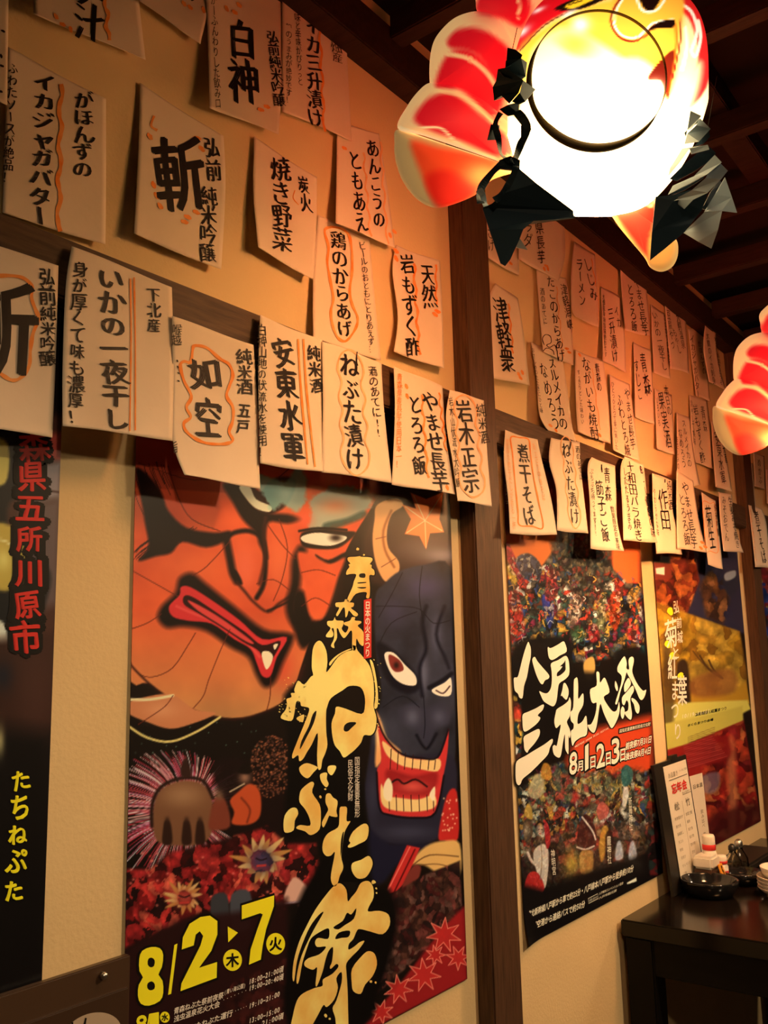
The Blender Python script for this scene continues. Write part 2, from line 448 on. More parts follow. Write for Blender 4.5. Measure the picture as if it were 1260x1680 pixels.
# ================================================================== POSTERS
def flat_surf(off):
    return lambda V, l: on_wall(V, off + l)
M_GOLD = mat('gold_print', tuple(alb((240, 196, 92))), 0.45, 0.2, noise=(9, tuple(alb((224, 140, 44))), 0.40, 0.68))
M_YELLOW = mat('yellow_print', tuple(alb((242, 200, 22))), 0.45, 0.2)
M_BLACKP = mat('black_print', tuple(alb((16, 10, 6))), 0.45, 0.2)
M_WHITEP = mat('white_print', (0.80, 0.78, 0.74), 0.45, 0.2)
M_CREAMP = mat('cream_print', tuple(alb((232, 196, 140))), 0.45, 0.2)
M_REDP = mat('red_print', tuple(alb((205, 42, 26))), 0.45, 0.2)
DK = (20, 11, 6)

def paint_nebuta(c):
    c.frame(200, 700, 2.172)                     # traced over a crop
    # red warrior
    def skin(x, y):
        t = np.clip((y - 1000) / 170, 0, 1)[:, None]; r = np.clip((fbm(x, y, 90, 3) - 0.5) * 1.2, -.5, .5)[:, None]
        a = np.array([214, 78, 36.]); b = np.array([190, 118, 58.])
        return a * (1 - t) + b * t + r * np.array([50, 30, 10])
    c.poly([(15, 10), (120, -40), (500, -60), (800, 20), (925, 203), (900, 270), (835, 375), (800, 440), (765, 520), (740, 620), (712, 690), (668, 770), (640, 850), (610, 935), (560, 990), (480, 1025), (425, 1037), (330, 1032), (200, 985), (100, 915), (15, 835)], skin, 2)
    c.blob((250, 500), 120, 70, (228, 98, 46), .6); c.blob((560, 480), 50, 110, (232, 104, 52), .7); c.blob((440, 500), 40, 80, (230, 96, 56), .8)
    c.blob((330, 850), 160, 80, (206, 104, 48), .5); c.blob((250, 250), 110, 80, (216, 62, 30), .6); c.blob((700, 560), 45, 80, (232, 104, 54), .8)
    c.blob((570, 860), 50, 70, (214, 60, 34), .6)
    # dark corner reflection at the far top, painted into the print
    c.poly([(15, 0), (420, 0), (380, 120), (370, 235), (20, 215)], (140, 40, 20), 3, False, .55)
    # brow hair and eye socket on the near side
    K = (18, 9, 6)
    c.poly([(50, 150), (95, 175), (140, 235), (165, 300), (230, 360), (330, 378), (385, 372), (372, 405), (300, 430), (215, 410), (175, 450), (120, 462), (60, 478), (95, 430), (82, 340), (70, 260)], K, 5)
    for k in range(40):
        a = rng.uniform(0, 1); x = 60 + 150 * a; y = 440 + 18 * rng.uniform(-1, 1) - 30 * a
        c.stroke([(x + 60, y - 40), (x, y), (x - 22, y + 22)], 2.2, K, .7, .8)
    for k in range(26):
        x = rng.uniform(40, 150); y = rng.uniform(130, 260)
        c.stroke([(x + 30, y + 70), (x + 8, y + 20), (x, y - 10)], 2.4, K, .7, .8)
    c.poly([(360, 205), (420, 210), (452, 262), (505, 305), (590, 312), (640, 330), (590, 345), (525, 340), (512, 400), (520, 470), (490, 420), (478, 380), (430, 330), (395, 270)], K, 6)
    c.poly([(350, 150), (440, 180), (490, 230), (520, 200), (560, 180), (620, 190), (600, 260), (560, 300), (500, 310), (440, 240)], K, 4, a=.85)
    c.poly([(418, 214), (455, 214), (478, 258), (532, 284), (524, 304), (476, 290), (440, 252)], (232, 206, 140), 1.5)
    # green painted brows, with the sheet's pale reflection painted into them
    G = (142, 176, 134)
    c.poly([(480, 175), (540, 185), (590, 195), (625, 150), (660, 190), (655, 260), (620, 300), (575, 275), (540, 300), (505, 255)], G, 5, a=.8, rough=14)
    c.poly([(675, 255), (740, 215), (830, 215), (895, 235), (880, 290), (820, 335), (745, 360), (665, 370), (672, 310)], G, 6, a=.75, rough=16)
    c.blob((585, 240), 34, 40, (206, 196, 140), .55); c.blob((760, 280), 60, 30, (226, 120, 66), .75); c.blob((650, 330), 30, 30, (226, 86, 48), .8)
    c.poly([(720, 345), (800, 325), (860, 300), (870, 320), (800, 350), (730, 372)], (40, 60, 44), 5, a=.8)
    # far eye
    c.poly([(640, 380), (700, 366), (790, 372), (832, 376), (818, 398), (770, 432), (700, 436), (644, 424)], K, 3)
    c.poly([(640, 392), (690, 378), (760, 384), (800, 392), (790, 408), (745, 424), (690, 420), (648, 410)], (240, 214, 160), 1.2)
    c.blob((762, 396), 22, 13, (30, 14, 8), 1); c.stroke([(632, 372), (700, 362), (800, 368)], 9, K, 2)
    c.poly([(690, 455), (735, 475), (795, 448), (790, 470), (742, 490), (705, 478)], K, 3)
    # nose: wing, bridge
    c.stroke([(372, 400), (400, 378), (455, 372), (500, 400), (512, 470), (505, 560), (480, 610)], 16, K, 4)
    c.stroke([(372, 405), (385, 470), (395, 520), (410, 550)], 26, K, 6); c.poly([(392, 510), (410, 515), (430, 560), (408, 555)], K, 3)
    c.stroke([(410, 555), (440, 590), (470, 625), (520, 660), (560, 630), (605, 602)], 9, (60, 22, 10), 4)
    c.stroke([(512, 325), (505, 380), (510, 470), (490, 560)], 10, (60, 20, 10), 5)
    c.stroke([(640, 440), (622, 480), (618, 560), (600, 640), (620, 700), (660, 720), (720, 700)], 34, K, 9)
    c.poly([(612, 600), (650, 590), (680, 690), (740, 680), (790, 690), (690, 760), (640, 790), (610, 700)], K, 8)
    c.poly([(630, 445), (700, 470), (745, 490), (795, 468), (770, 540), (745, 620), (715, 684), (672, 672), (655, 600), (650, 545), (632, 500)], skin, 5)
    c.stroke([(520, 655), (560, 640), (620, 610)], 7, K, 3)
    # mouth
    c.poly([(205, 540), (250, 522), (300, 560), (400, 640), (505, 722), (590, 735), (612, 756), (575, 840), (545, 910), (508, 928), (478, 885), (450, 822), (385, 785), (300, 728), (220, 712), (160, 716), (128, 682), (142, 640), (190, 592)], K, 9)
    c.poly([(210, 572), (245, 572), (330, 625), (420, 690), (500, 757), (588, 750), (552, 822), (530, 888), (500, 888), (480, 842), (458, 792), (400, 757), (320, 702), (240, 692), (182, 677), (168, 640), (205, 600)], (206, 44, 38), 2)
    c.stroke([(195, 640), (260, 668), (350, 700), (430, 750), (490, 820)], 8, (232, 90, 66), 3, .6)
    c.poly([(222, 604), (255, 608), (340, 664), (440, 732), (500, 778), (566, 764), (534, 832), (512, 852), (490, 802), (430, 766), (350, 712), (270, 664), (222, 634)], (40, 10, 8), 1.5)
    c.poly([(236, 618), (330, 668), (430, 738), (470, 772), (440, 764), (350, 706), (270, 655)], (212, 60, 48), 2)
    c.poly([(498, 808), (520, 800), (538, 818), (528, 852), (512, 862)], (240, 210, 140), 1); c.poly([(540, 778), (556, 775), (545, 795)], (240, 210, 140), 1)
    # seams of the papered wire frame
    L = (96, 30, 14)
    for p in [[(165, 140), (200, 250), (250, 330), (350, 372)], [(35, 512), (120, 560), (200, 605)], [(250, 530), (300, 500), (385, 408)], [(385, 722), (350, 800), (310, 900), (290, 960), (250, 1008)],
              [(530, 890), (528, 960), (515, 1015)], [(30, 722), (90, 700), (140, 668)], [(30, 838), (60, 880), (110, 892), (180, 860), (235, 780), (262, 735)], [(560, 330), (590, 430), (572, 540), (540, 620)],
              [(520, 350), (570, 420), (618, 470)], [(640, 640), (690, 610), (745, 640)], [(640, 520), (700, 510), (760, 530)], [(440, 80), (420, 150), (260, 190), (60, 130)], [(700, 40), (640, 110), (560, 180)], [(480, 560), (540, 545), (600, 585)]]:
        c.stroke(p, 3.6, L, .8, .85)
    c.stroke([(20, 838), (100, 918), (200, 986), (330, 1034), (430, 1040), (560, 994), (614, 938), (650, 850)], 7, (50, 18, 10), 3)
    # shoulder scale and gold cords
    c.poly([(20, 985), (100, 960), (180, 955), (260, 1008), (335, 1022), (240, 1062), (168, 1076), (90, 1052), (20, 1020)], (198, 112, 60), 2); c.blob((140, 1010), 60, 30, (216, 136, 80), .7)
    c.stroke([(20, 972), (100, 972), (182, 958)], 10, (226, 190, 120), 1.5); c.stroke([(182, 958), (150, 1000), (60, 1060)], 3, L, .8)
    c.stroke([(20, 1065), (90, 1108), (175, 1122), (270, 1085), (350, 1035)], 8, (220, 180, 90), 1.5)
    for k in range(26): c.blob((rng.uniform(20, 600), rng.uniform(1050, 1190)), 2.2, 2.2, (110, 130, 90), .8)
    # ear, hair and maple leaf above the demon
    c.poly([(760, 0), (1180, 0), (1180, 520), (900, 560), (860, 400), (900, 270)], (52, 28, 18), 8, a=.9)
    c.blob((1080, 440), 120, 60, (112, 84, 64), .8); c.blob((1140, 460), 60, 26, (160, 132, 110), .7)
    c.poly([(905, 285), (940, 262), (985, 258), (1002, 282), (962, 312), (945, 370), (950, 432), (986, 480), (985, 522), (952, 552), (928, 540), (903, 480), (893, 400), (900, 330)], (222, 146, 76), 2)
    c.stroke([(960, 300), (932, 370), (938, 440), (970, 500)], 8, (150, 80, 34), 3); c.stroke([(905, 400), (940, 392)], 3, (120, 60, 30), 1); c.stroke([(925, 500), (975, 470)], 3, (120, 60, 30), 1)
    c.poly([(998, 277), (1048, 292), (1028, 235), (1085, 258), (1146, 232), (1132, 330), (1148, 376), (1098, 380), (1084, 437), (1060, 390), (1008, 382), (1030, 330)], (238, 118, 50), 1.5, False)
    for p in [(1010, 285), (1040, 245), (1138, 245), (1140, 370), (1084, 430), (1015, 378)]: c.stroke([(1080, 335), p], 3, (250, 186, 110), 1)
    # blue demon head
    def blue(x, y):
        r = fbm(x, y, 46, 8)[:, None]
        return np.array([22, 19, 20.]) * (1 - r) + np.array([66, 60, 62.]) * r
    c.poly([(902, 610), (935, 560), (990, 515), (1080, 492), (1168, 500), (1180, 760), (1180, 1240), (1050, 1240), (930, 1180), (905, 1060), (925, 950), (905, 800)], blue, 3, rough=0)
    c.blob((1080, 570), 70, 40, (72, 60, 76), .8); c.blob((970, 660), 50, 60, (66, 56, 68), .7); c.blob((1120, 740), 26, 90, (98, 90, 92), .7); c.blob((1075, 880), 18, 80, (108, 98, 98), .7)
    c.stroke([(1085, 640), (1070, 700), (1085, 790), (1060, 860), (1070, 960)], 12, (12, 10, 18), 5); c.stroke([(1150, 640), (1120, 740), (1150, 820), (1165, 860)], 10, (14, 12, 20), 5)
    c.poly([(905, 775), (960, 790), (1040, 870), (1060, 930), (1010, 950), (940, 900)], (14, 10, 16), 6)
    c.poly([(935, 812), (968, 806), (1010, 850), (1046, 888), (1046, 921), (1000, 916), (960, 882)], (242, 216, 166), 1.2)
    c.poly([(952, 812), (990, 832), (1004, 866), (975, 874), (955, 850)], (128, 40, 26), 1.5); c.blob((978, 850), 9, 11, (20, 8, 6), 1)
    c.poly([(1104, 938), (1150, 912), (1172, 895), (1172, 955), (1128, 958)], (242, 216, 166), 1.2); c.stroke([(1120, 940), (1145, 950), (1168, 925)], 5, (60, 20, 20), 1.5)
    c.stroke([(1095, 930), (1140, 905), (1175, 880)], 14, (10, 8, 14), 4)
    c.poly([(985, 1010), (1040, 985), (1080, 1000), (1140, 985), (1172, 1010), (1165, 1060), (1120, 1080), (1085, 1140), (1050, 1080), (1000, 1060)], (50, 44, 48), 6); c.blob((1035, 1035), 24, 30, (100, 92, 92), .7); c.blob((1130, 1035), 24, 26, (88, 80, 82), .7)
    c.stroke([(1050, 1100), (1085, 1148), (1120, 1095)], 9, (10, 8, 14), 4)
    for p in [[(905, 640), (980, 640), (1060, 650), (1110, 700), (1170, 690)], [(1070, 498), (1060, 600), (1075, 700)], [(910, 790), (960, 700), (1050, 660)], [(1000, 520), (960, 600), (915, 680)], [(1075, 960), (1080, 1060), (1075, 1110)], [(930, 1000), (1000, 960), (1060, 1000)]]: c.stroke(p, 3, (10, 8, 14), .8, .9)
    # ---------------- lower half, traced over the second crop
    c.frame(190, 1150, 2.1356)
    c.poly([(905, 40), (935, 130), (1000, 190), (1175, 190), (1195, 330), (1180, 420), (1130, 480), (1060, 505), (960, 500), (900, 470), (872, 330), (890, 180)], (36, 30, 36), 4); c.blob((1020, 460), 90, 24, (68, 62, 68), .6); c.blob((900, 330), 18, 80, (60, 54, 60), .6)
    c.poly([(905, 35), (925, 60), (950, 130), (1000, 180), (945, 200), (910, 230), (912, 130)], (236, 152, 76), 4); c.blob((925, 120), 16, 40, (252, 206, 130), .7)
    c.poly([(915, 58), (945, 130), (1002, 188), (1070, 204), (1128, 200), (1150, 150), (1166, 98), (1162, 180), (1148, 262), (1120, 388), (1050, 406), (960, 396), (924, 372), (914, 250), (930, 200)], (202, 46, 36), 2)
    c.poly([(950, 240), (1040, 262), (1125, 250), (1110, 320), (1040, 330), (960, 310)], (150, 26, 22), 6); c.blob((1040, 300), 50, 20, (226, 84, 60), .8)
    c.stroke([(950, 300), (985, 275), (1010, 290), (1050, 275), (1090, 300)], 6, (24, 8, 8), 2)
    c.poly([(935, 140), (1000, 190), (1070, 206), (1135, 204), (1128, 246), (1060, 238), (1000, 226), (950, 190)], (238, 178, 96), 2); c.poly([(930, 290), (950, 330), (1000, 340), (1060, 345), (1115, 330), (1118, 372), (1050, 388), (960, 380), (930, 352)], (240, 184, 100), 2)
    for x in (965, 990, 1015, 1042, 1070, 1098, 1120): c.stroke([(x, 160 + (x - 930) * .25), (x - 4, 240)], 3, (60, 20, 12), .8); c.stroke([(x - 8, 330), (x - 6, 386)], 3, (60, 20, 12), .8)
    c.stroke([(915, 60), (945, 130), (1002, 186), (1070, 200), (1128, 196), (1165, 100)], 6, (16, 8, 12), 2); c.stroke([(914, 250), (924, 374), (960, 400), (1050, 410), (1120, 392), (1150, 262)], 7, (16, 8, 12), 2)
    c.poly([(955, 270), (970, 300), (965, 350), (940, 340), (938, 300)], (246, 210, 140), 2); c.poly([(1098, 330), (1118, 300), (1116, 350)], (246, 210, 140), 2)
    c.poly([(872, 440), (960, 500), (1110, 500), (1000, 560), (930, 640), (880, 600)], (26, 22, 32), 6)
    c.poly([(1130, 470), (1160, 330), (1195, 320), (1200, 480), (1150, 490)], (190, 36, 26), 3)
    for k in range(26): c.blob((rng.uniform(1140, 1195), rng.uniform(340, 470)), 3, 3, (240, 180, 120), .9)
    c.poly([(1030, 570), (1085, 510), (1150, 490), (1205, 500), (1205, 610), (1140, 610), (1080, 575)], (222, 160, 78), 4); c.stroke([(1040, 575), (1100, 540), (1200, 545)], 4, (110, 60, 24), 1.5); c.stroke([(1070, 575), (1130, 572), (1200, 590)], 3, (110, 60, 24), 1.5)
    c.poly([(940, 682), (1020, 505), (1066, 515), (1010, 640), (985, 665)], (196, 40, 30), 2, False); c.stroke([(975, 670), (1048, 520)], 5, (90, 12, 10), 1.5); c.stroke([(955, 660), (1030, 512)], 4, (240, 110, 80), 1.5)
    c.poly([(1000, 660), (1040, 580), (1070, 590), (1030, 690)], (120, 44, 30), 3)
    # crowd and maple corner
    c.collage([(960, 680), (1080, 610), (1205, 560), (1215, 740), (1080, 880), (900, 1040), (930, 820)], [(84, 44, 28), (56, 28, 18), (104, 62, 44), (70, 24, 18), (40, 22, 16), (110, 50, 36)], 9, 5)
    c.poly([(865, 1140), (1000, 985), (1080, 880), (1150, 790), (1225, 715), (1232, 975), (880, 1160)], (150, 26, 22), 5, False)
    for (lx, ly, r, a0) in [(1150, 820, 62, .3), (1080, 960, 60, 1.0), (990, 1010, 52, .1), (1200, 900, 44, .7), (930, 1090, 44, .5), (1120, 890, 36, .9)]:
        pts = []
        for k in range(14):
            rr = r * (1.0 if k % 2 == 0 else .42); t = a0 + k * math.pi / 7; pts.append((lx + rr * math.cos(t), ly + rr * math.sin(t)))
        c.poly(pts, (196, 40, 30), 1.5, False, .85)
        c.stroke(pts, 3, (246, 130, 90), .9, .85, True, False)
    # fireworks round a drum
    for k in range(420):
        t = rng.uniform(math.radians(15), math.radians(330)); t = t if rng.uniform() < .5 else rng.uniform(math.radians(40), math.radians(200)); r1 = rng.uniform(150, 330)
        p = [(250 + q * math.cos(t) * .92 + .0006 * q * q * math.cos(t + 1.2), 400 - q * math.sin(t) * (1 if math.sin(t) > 0 else .6) + .0009 * q * q) for q in (110, 110 + (r1 - 110) * .5, r1)]
        c.stroke(p, rng.uniform(1.6, 3.2), [(206, 70, 66), (226, 160, 130), (232, 200, 170), (170, 36, 40), (190, 90, 100)][rng.integers(5)], .7, .8)
    c.poly([(340, 220), (430, 200), (520, 260), (600, 320), (600, 470), (400, 470), (360, 330)], (26, 12, 8), 8, a=.9)
    for k in range(420):
        t = rng.uniform(0, 6.28); r = 110 * math.sqrt(rng.uniform(0, 1)); x, y = 545 + r * math.cos(t) * .7, 230 + r * math.sin(t)
        if x < 600: c.blob((x, y), 3.2, 2.6, [(140, 70, 36), (180, 96, 52), (110, 60, 40)][k % 3], .8)
    c.poly([(135, 360), (160, 310), (230, 280), (300, 290), (335, 340), (340, 440), (300, 500), (160, 500), (130, 440)], (118, 70, 38), 3); c.blob((235, 330), 70, 40, (164, 112, 66), .8); c.stroke([(126, 440), (128, 360), (160, 300), (232, 270), (305, 280), (340, 340)], 12, (40, 20, 12), 3)
    for x in (180, 248, 295): c.poly([(x - 16, 500), (x - 14, 445), (x - 8, 420), (x + 8, 420), (x + 16, 450), (x + 16, 500)], (44, 22, 12), 3); c.blob((x, 415), 8, 9, (60, 32, 18), .9)
    c.poly([(228, 260), (235, 210), (250, 205), (265, 262)], (50, 26, 16), 3)
    c.poly([(400, 350), (430, 318), (470, 290), (505, 320), (506, 400), (470, 432), (408, 430), (415, 390)], (188, 68, 28), 3); c.stroke([(440, 340), (470, 380), (460, 425)], 6, (110, 36, 16), 3); c.blob((452, 268), 20, 22, (150, 98, 64), .95); c.poly([(425, 245), (455, 215), (480, 240), (470, 255), (440, 255)], DK, 3); c.stroke([(400, 318), (450, 290)], 5, (190, 150, 100), 1.2)
    c.poly([(330, 400), (350, 340), (385, 350), (400, 440), (330, 450)], (120, 50, 28), 4); c.blob((362, 330), 16, 18, (120, 80, 50), .9)
    # row of floats
    c.collage([(25, 590), (120, 590), (190, 530), (320, 500), (430, 470), (530, 440), (600, 500), (700, 500), (715, 600), (680, 700), (540, 720), (420, 720), (300, 740), (180, 800), (25, 870)], [(150, 30, 24), (186, 44, 32), (120, 20, 16), (60, 14, 10), (210, 80, 50), (40, 14, 10), (166, 36, 30)], 13, 9, soft=6)
    for k in range(70): c.blob((rng.uniform(30, 700), rng.uniform(530, 760)), 5, 4, [(230, 110, 80), (220, 60, 44)][k % 2], .8)
    for (fx, fy, r) in [(510, 560, 90), (240, 690, 62)]:
        for k in range(19):
            t = k / 19 * 6.28 + rng.uniform(-.12, .3); q = r * rng.uniform(.62, 1.3)
            c.poly([(fx + r * .5 * math.cos(t - .2), fy + r * .5 * math.sin(t - .2)), (fx + q * math.cos(t + .15), fy + q * math.sin(t + .15)), (fx + r * .5 * math.cos(t + .3), fy + r * .5 * math.sin(t + .3))], [(214, 160, 84), (190, 120, 50)][k % 2], 2)
        c.blob((fx, fy), r * .5, r * .5, (60, 50, 66) if r > 80 else (170, 60, 40), .95)
        c.stroke([(fx - 18, fy - 8), (fx, fy - 2), (fx + 18, fy - 8)], 5, (24, 10, 10), 1.5); c.stroke([(fx - 14, fy + 18), (fx + 14, fy + 16)], 7, (190, 50, 36), 1.5)
    c.poly([(590, 700), (620, 620), (660, 640), (680, 690)], (216, 150, 110), 3); c.stroke([(560, 712), (670, 700)], 6, (150, 120, 110), 2)
    c.poly([(335, 690), (390, 680), (395, 800), (370, 820), (340, 790)], (56, 50, 44), 3); c.poly([(405, 680), (470, 670), (470, 790), (410, 800)], (70, 64, 58), 3)
    # dark ground of the dates and the title
    c.poly([(25, 880), (120, 820), (230, 760), (420, 740), (600, 690), (610, 1140), (20, 1140)], (40, 14, 10), 10, False, .92)
    c.collage([(380, 1000), (600, 900), (600, 1135), (380, 1135)], [(60, 20, 12), (40, 14, 10), (90, 30, 20)], 12, 14, a=.6)
    c.poly([(590, -20), (700, -60), (820, 60), (850, 220), (880, 420), (900, 640), (960, 660), (985, 780), (930, 1000), (860, 1140), (610, 1140), (600, 900), (640, 700), (715, 560), (700, 460), (590, 470), (610, 200)], (10, 6, 4), 9)

def nebuta_poster():
    t = empty('festival_poster', on_wall([(480, 1650)], 0.003)[0])
    tag(t, 'tall summer festival poster with a red painted warrior face and a blue demon', 'poster')
    inv = Matrix.Translation(-t.location)
    def P(o):
        if o is not None: o.parent = t; o.matrix_parent_inverse = inv
        return o
    off = 0.004
    P(poster_mesh('printed_sheet', 0.706, 1.437, 0.742, 1.736, off, 520, 740, DK, paint_nebuta, None))
    S = flat_surf(off); X = lambda a, b: (200 + a / 2.172, 700 + b / 2.172); Y = lambda a, b: (190 + a / 2.1356, 1150 + b / 2.1356)
    I = Ink(); bk = Ink()
    def big(ch, x0, y0, x1, y1, off_, nib, T, sh=0.0):
        a, b = T(x0, y0), T(x1, y1); cc = ((a[0] + b[0]) / 2, (a[1] + b[1]) / 2); wv = b[0] - a[0]; h = b[1] - a[1]
        bk.char(ch, cc, (wv * 1.05, 0), (0, -h * 1.04), off_ + .05, nib * 1.2, .012, True, shear=sh); I.char(ch, cc, (wv, 0), (0, -h), off_, nib, .014, True, shear=sh)
    T1, T2, T3, T4 = (440, 900, 6.3), (440, 1050, 6.3), (440, 1240, 6.3), (440, 1420, 5.727)
    for T, pts, holes in [
        (T1, [(830, 90), (900, 85), (950, 78), (960, 85), (1060, 92), (1078, 120), (1050, 160), (1070, 170), (1068, 200), (1095, 225), (1095, 275), (1045, 278), (1052, 400), (1045, 505), (1012, 505), (1015, 450), (905, 468), (845, 550), (815, 530), (870, 400), (885, 340), (910, 268), (850, 262), (808, 270), (812, 230), (840, 190), (830, 165), (850, 155), (822, 120)],
         [[(945, 262), (1000, 258), (1000, 300), (945, 296)], [(930, 350), (1008, 345), (1005, 356), (930, 362)], [(918, 400), (1008, 398), (1005, 410), (960, 414)]]),
        (T1, [(700, 560), (780, 552), (795, 525), (830, 530), (835, 555), (885, 562), (880, 600), (855, 615), (925, 670), (915, 700), (880, 690), (835, 640), (818, 690), (800, 712), (795, 660), (790, 615), (770, 615), (720, 695), (702, 680), (735, 612), (700, 600)], []),
        (T1, [(615, 750), (670, 745), (688, 710), (705, 742), (775, 748), (775, 790), (760, 830), (800, 870), (830, 810), (790, 790), (785, 765), (845, 745), (865, 710), (900, 712), (895, 742), (955, 750), (960, 770), (925, 800), (985, 865), (985, 1000), (945, 985), (912, 930), (905, 1040), (870, 1040), (868, 870), (850, 850), (820, 890), (780, 925), (740, 870), (725, 830), (708, 830), (712, 920), (680, 985), (685, 1028), (648, 1005), (680, 930), (678, 830), (655, 830), (675, 880), (660, 915), (605, 915), (600, 890), (645, 825), (612, 790)], []),
        (T2, [(500, 20), (550, 15), (600, 110), (612, 230), (600, 330), (640, 290), (720, 180), (810, 120), (880, 100), (870, 60), (905, 60), (925, 110), (985, 180), (1050, 270), (1085, 400), (1095, 560), (1090, 690), (1120, 810), (1105, 930), (1060, 985), (990, 985), (960, 1060), (900, 1130), (840, 1180), (780, 1215), (740, 1150), (690, 1090), (665, 1000), (655, 860), (690, 760), (705, 690), (800, 710), (965, 765), (1000, 680), (995, 570), (950, 485), (840, 475), (770, 520), (650, 600), (610, 690), (598, 760), (600, 950), (612, 1080), (590, 1170), (560, 1240), (545, 1330), (515, 1330), (505, 1190), (512, 960), (450, 1080), (400, 1160), (360, 1230), (320, 1250), (310, 1190), (255, 1225), (250, 1180), (300, 1050), (340, 950), (400, 800), (425, 710), (380, 690), (340, 680), (330, 640), (290, 640), (270, 760), (240, 835), (140, 815), (135, 780), (180, 720), (195, 660), (190, 610), (240, 590), (235, 550), (275, 545), (270, 510), (310, 420), (370, 460), (440, 380), (465, 360), (450, 280), (460, 100)],
         [[(790, 880), (840, 850), (912, 855), (860, 910), (820, 945), (782, 935)], [(500, 735), (470, 860), (400, 1000), (330, 1130), (345, 1040), (420, 890), (460, 770)]]),
        (T2, [(635, 230), (720, 150), (830, 95), (860, 95), (760, 140), (690, 200), (640, 265)], []), (T2, [(1050, 210), (1085, 240), (1118, 400), (1135, 560), (1130, 690), (1095, 700), (1110, 560), (1095, 400)], []), (T2, [(300, 800), (370, 770), (365, 830), (350, 850), (300, 825)], []),
        (T3, [(330, 110), (400, 75), (500, 110), (508, 130), (470, 170), (410, 232), (350, 200), (322, 150)], []), (T3, [(535, 200), (570, 175), (610, 180), (605, 240), (625, 290), (598, 325), (550, 270)], []), (T3, [(625, 105), (690, 100), (702, 130), (660, 200), (625, 180), (612, 145)], []),
        (T3, [(440, 270), (475, 290), (455, 380), (530, 500), (545, 620), (530, 760), (440, 820), (380, 780), (290, 750), (330, 715), (432, 722), (425, 640), (380, 550), (325, 480), (325, 400), (350, 340)], []), (T3, [(170, 620), (230, 545), (290, 540), (310, 600), (275, 670), (262, 770), (180, 795), (158, 740)], []),
        (T3, [(600, 400), (640, 390), (670, 430), (718, 470), (705, 570), (715, 630), (650, 625), (630, 620), (600, 690), (570, 740), (555, 690), (600, 600), (620, 550), (592, 480)], []),
        (T3, [(740, 540), (775, 525), (815, 540), (810, 670), (850, 675), (825, 720), (790, 790), (770, 900), (755, 1040), (775, 1130), (770, 1180), (740, 1240), (720, 1310), (690, 1350), (655, 1310), (650, 1220), (690, 1000), (650, 1030), (600, 1035), (562, 980), (570, 880), (620, 800), (720, 740), (735, 650)], [[(765, 810), (782, 790), (765, 930), (748, 1040), (750, 900)]]),
        (T3, [(835, 870), (880, 780), (990, 700), (1038, 740), (1020, 860), (940, 910), (850, 950), (822, 935), (850, 900)], []), (T3, [(870, 1110), (960, 1075), (1030, 1035), (1065, 1060), (1080, 1120), (1050, 1200), (1000, 1260), (920, 1265), (865, 1190)], []),
        (T4, [(620, 190), (680, 168), (735, 230), (748, 335), (780, 300), (830, 240), (870, 165), (940, 145), (985, 200), (990, 300), (950, 380), (940, 432), (1040, 425), (1130, 460), (1142, 560), (1075, 645), (960, 620), (870, 598), (835, 610), (800, 690), (760, 735), (755, 790), (810, 760), (860, 720), (905, 710), (850, 790), (790, 850), (735, 920), (735, 1000), (745, 1150), (750, 1340), (745, 1550), (650, 1550), (630, 1430), (605, 1340), (640, 1270), (690, 1100), (688, 1000), (640, 1060), (655, 1150), (620, 1260), (550, 1330), (520, 1310), (470, 1400), (420, 1490), (390, 1550), (220, 1550), (230, 1420), (270, 1270), (330, 1200), (440, 1150), (510, 1130), (515, 1070), (600, 1020), (660, 950), (640, 925), (590, 970), (580, 950), (600, 900), (610, 770), (570, 800), (540, 880), (510, 1000), (460, 1130), (445, 1110), (460, 960), (420, 980), (350, 950), (340, 910), (380, 870), (470, 840), (520, 800), (540, 760), (460, 765), (440, 720), (470, 680), (560, 690), (575, 620), (555, 590), (460, 640), (400, 690), (360, 790), (320, 920), (290, 1080), (270, 1110), (268, 1040), (300, 890), (350, 760), (430, 600), (520, 440), (470, 470), (390, 580), (320, 740), (270, 900), (245, 1080), (228, 1050), (240, 900), (290, 720), (360, 570), (440, 420), (540, 280)],
         [[(740, 445), (780, 460), (828, 400), (805, 500), (720, 560), (660, 600), (612, 580), (700, 520)], [(665, 630), (765, 612), (755, 670), (690, 680), (630, 690)]]),
        (T4, [(880, 850), (940, 805), (1000, 830), (1022, 930), (980, 1040), (910, 1120), (870, 1205), (800, 1180), (785, 1100), (788, 970)], [])]:
        bk.fill(pts, T, (), 3, 0, 2.2); I.fill(pts, T, holes, 3, 0)
    for T, x, y, r in [(T4, 990, 155, 18), (T4, 1015, 215, 9), (T4, 1018, 258, 8), (T4, 540, 1410, 16), (T4, 578, 1440, 10), (T1, 925, 5, 14), (T1, 990, 65, 9), (T3, 540, 425, 14), (T3, 590, 345, 10), (T4, 1010, 1100, 10), (T4, 965, 1090, 12)]: I.dab((T[0] + x / T[2], T[1] + y / T[2]), r / T[2], 1.1)
    for k in range(60):                          # flicked drops of gold
        q = X(rng.uniform(560, 660), rng.uniform(890, 1060)) if k < 40 else X(rng.uniform(895, 925), rng.uniform(820, 1080))
        I.dab(q, rng.uniform(.35, 1.0))
    P(bk.build('title_outline', S, M_BLACKP, None, .0004, .00002)); o = P(I.build('title_lettering', S, M_GOLD, None, .0007, .00004)); o['label'] = 'gold brush lettering'
    # the dates
    I = Ink(); bk = Ink(); kj = Ink()
    TD = (200, 1440, 4.5)
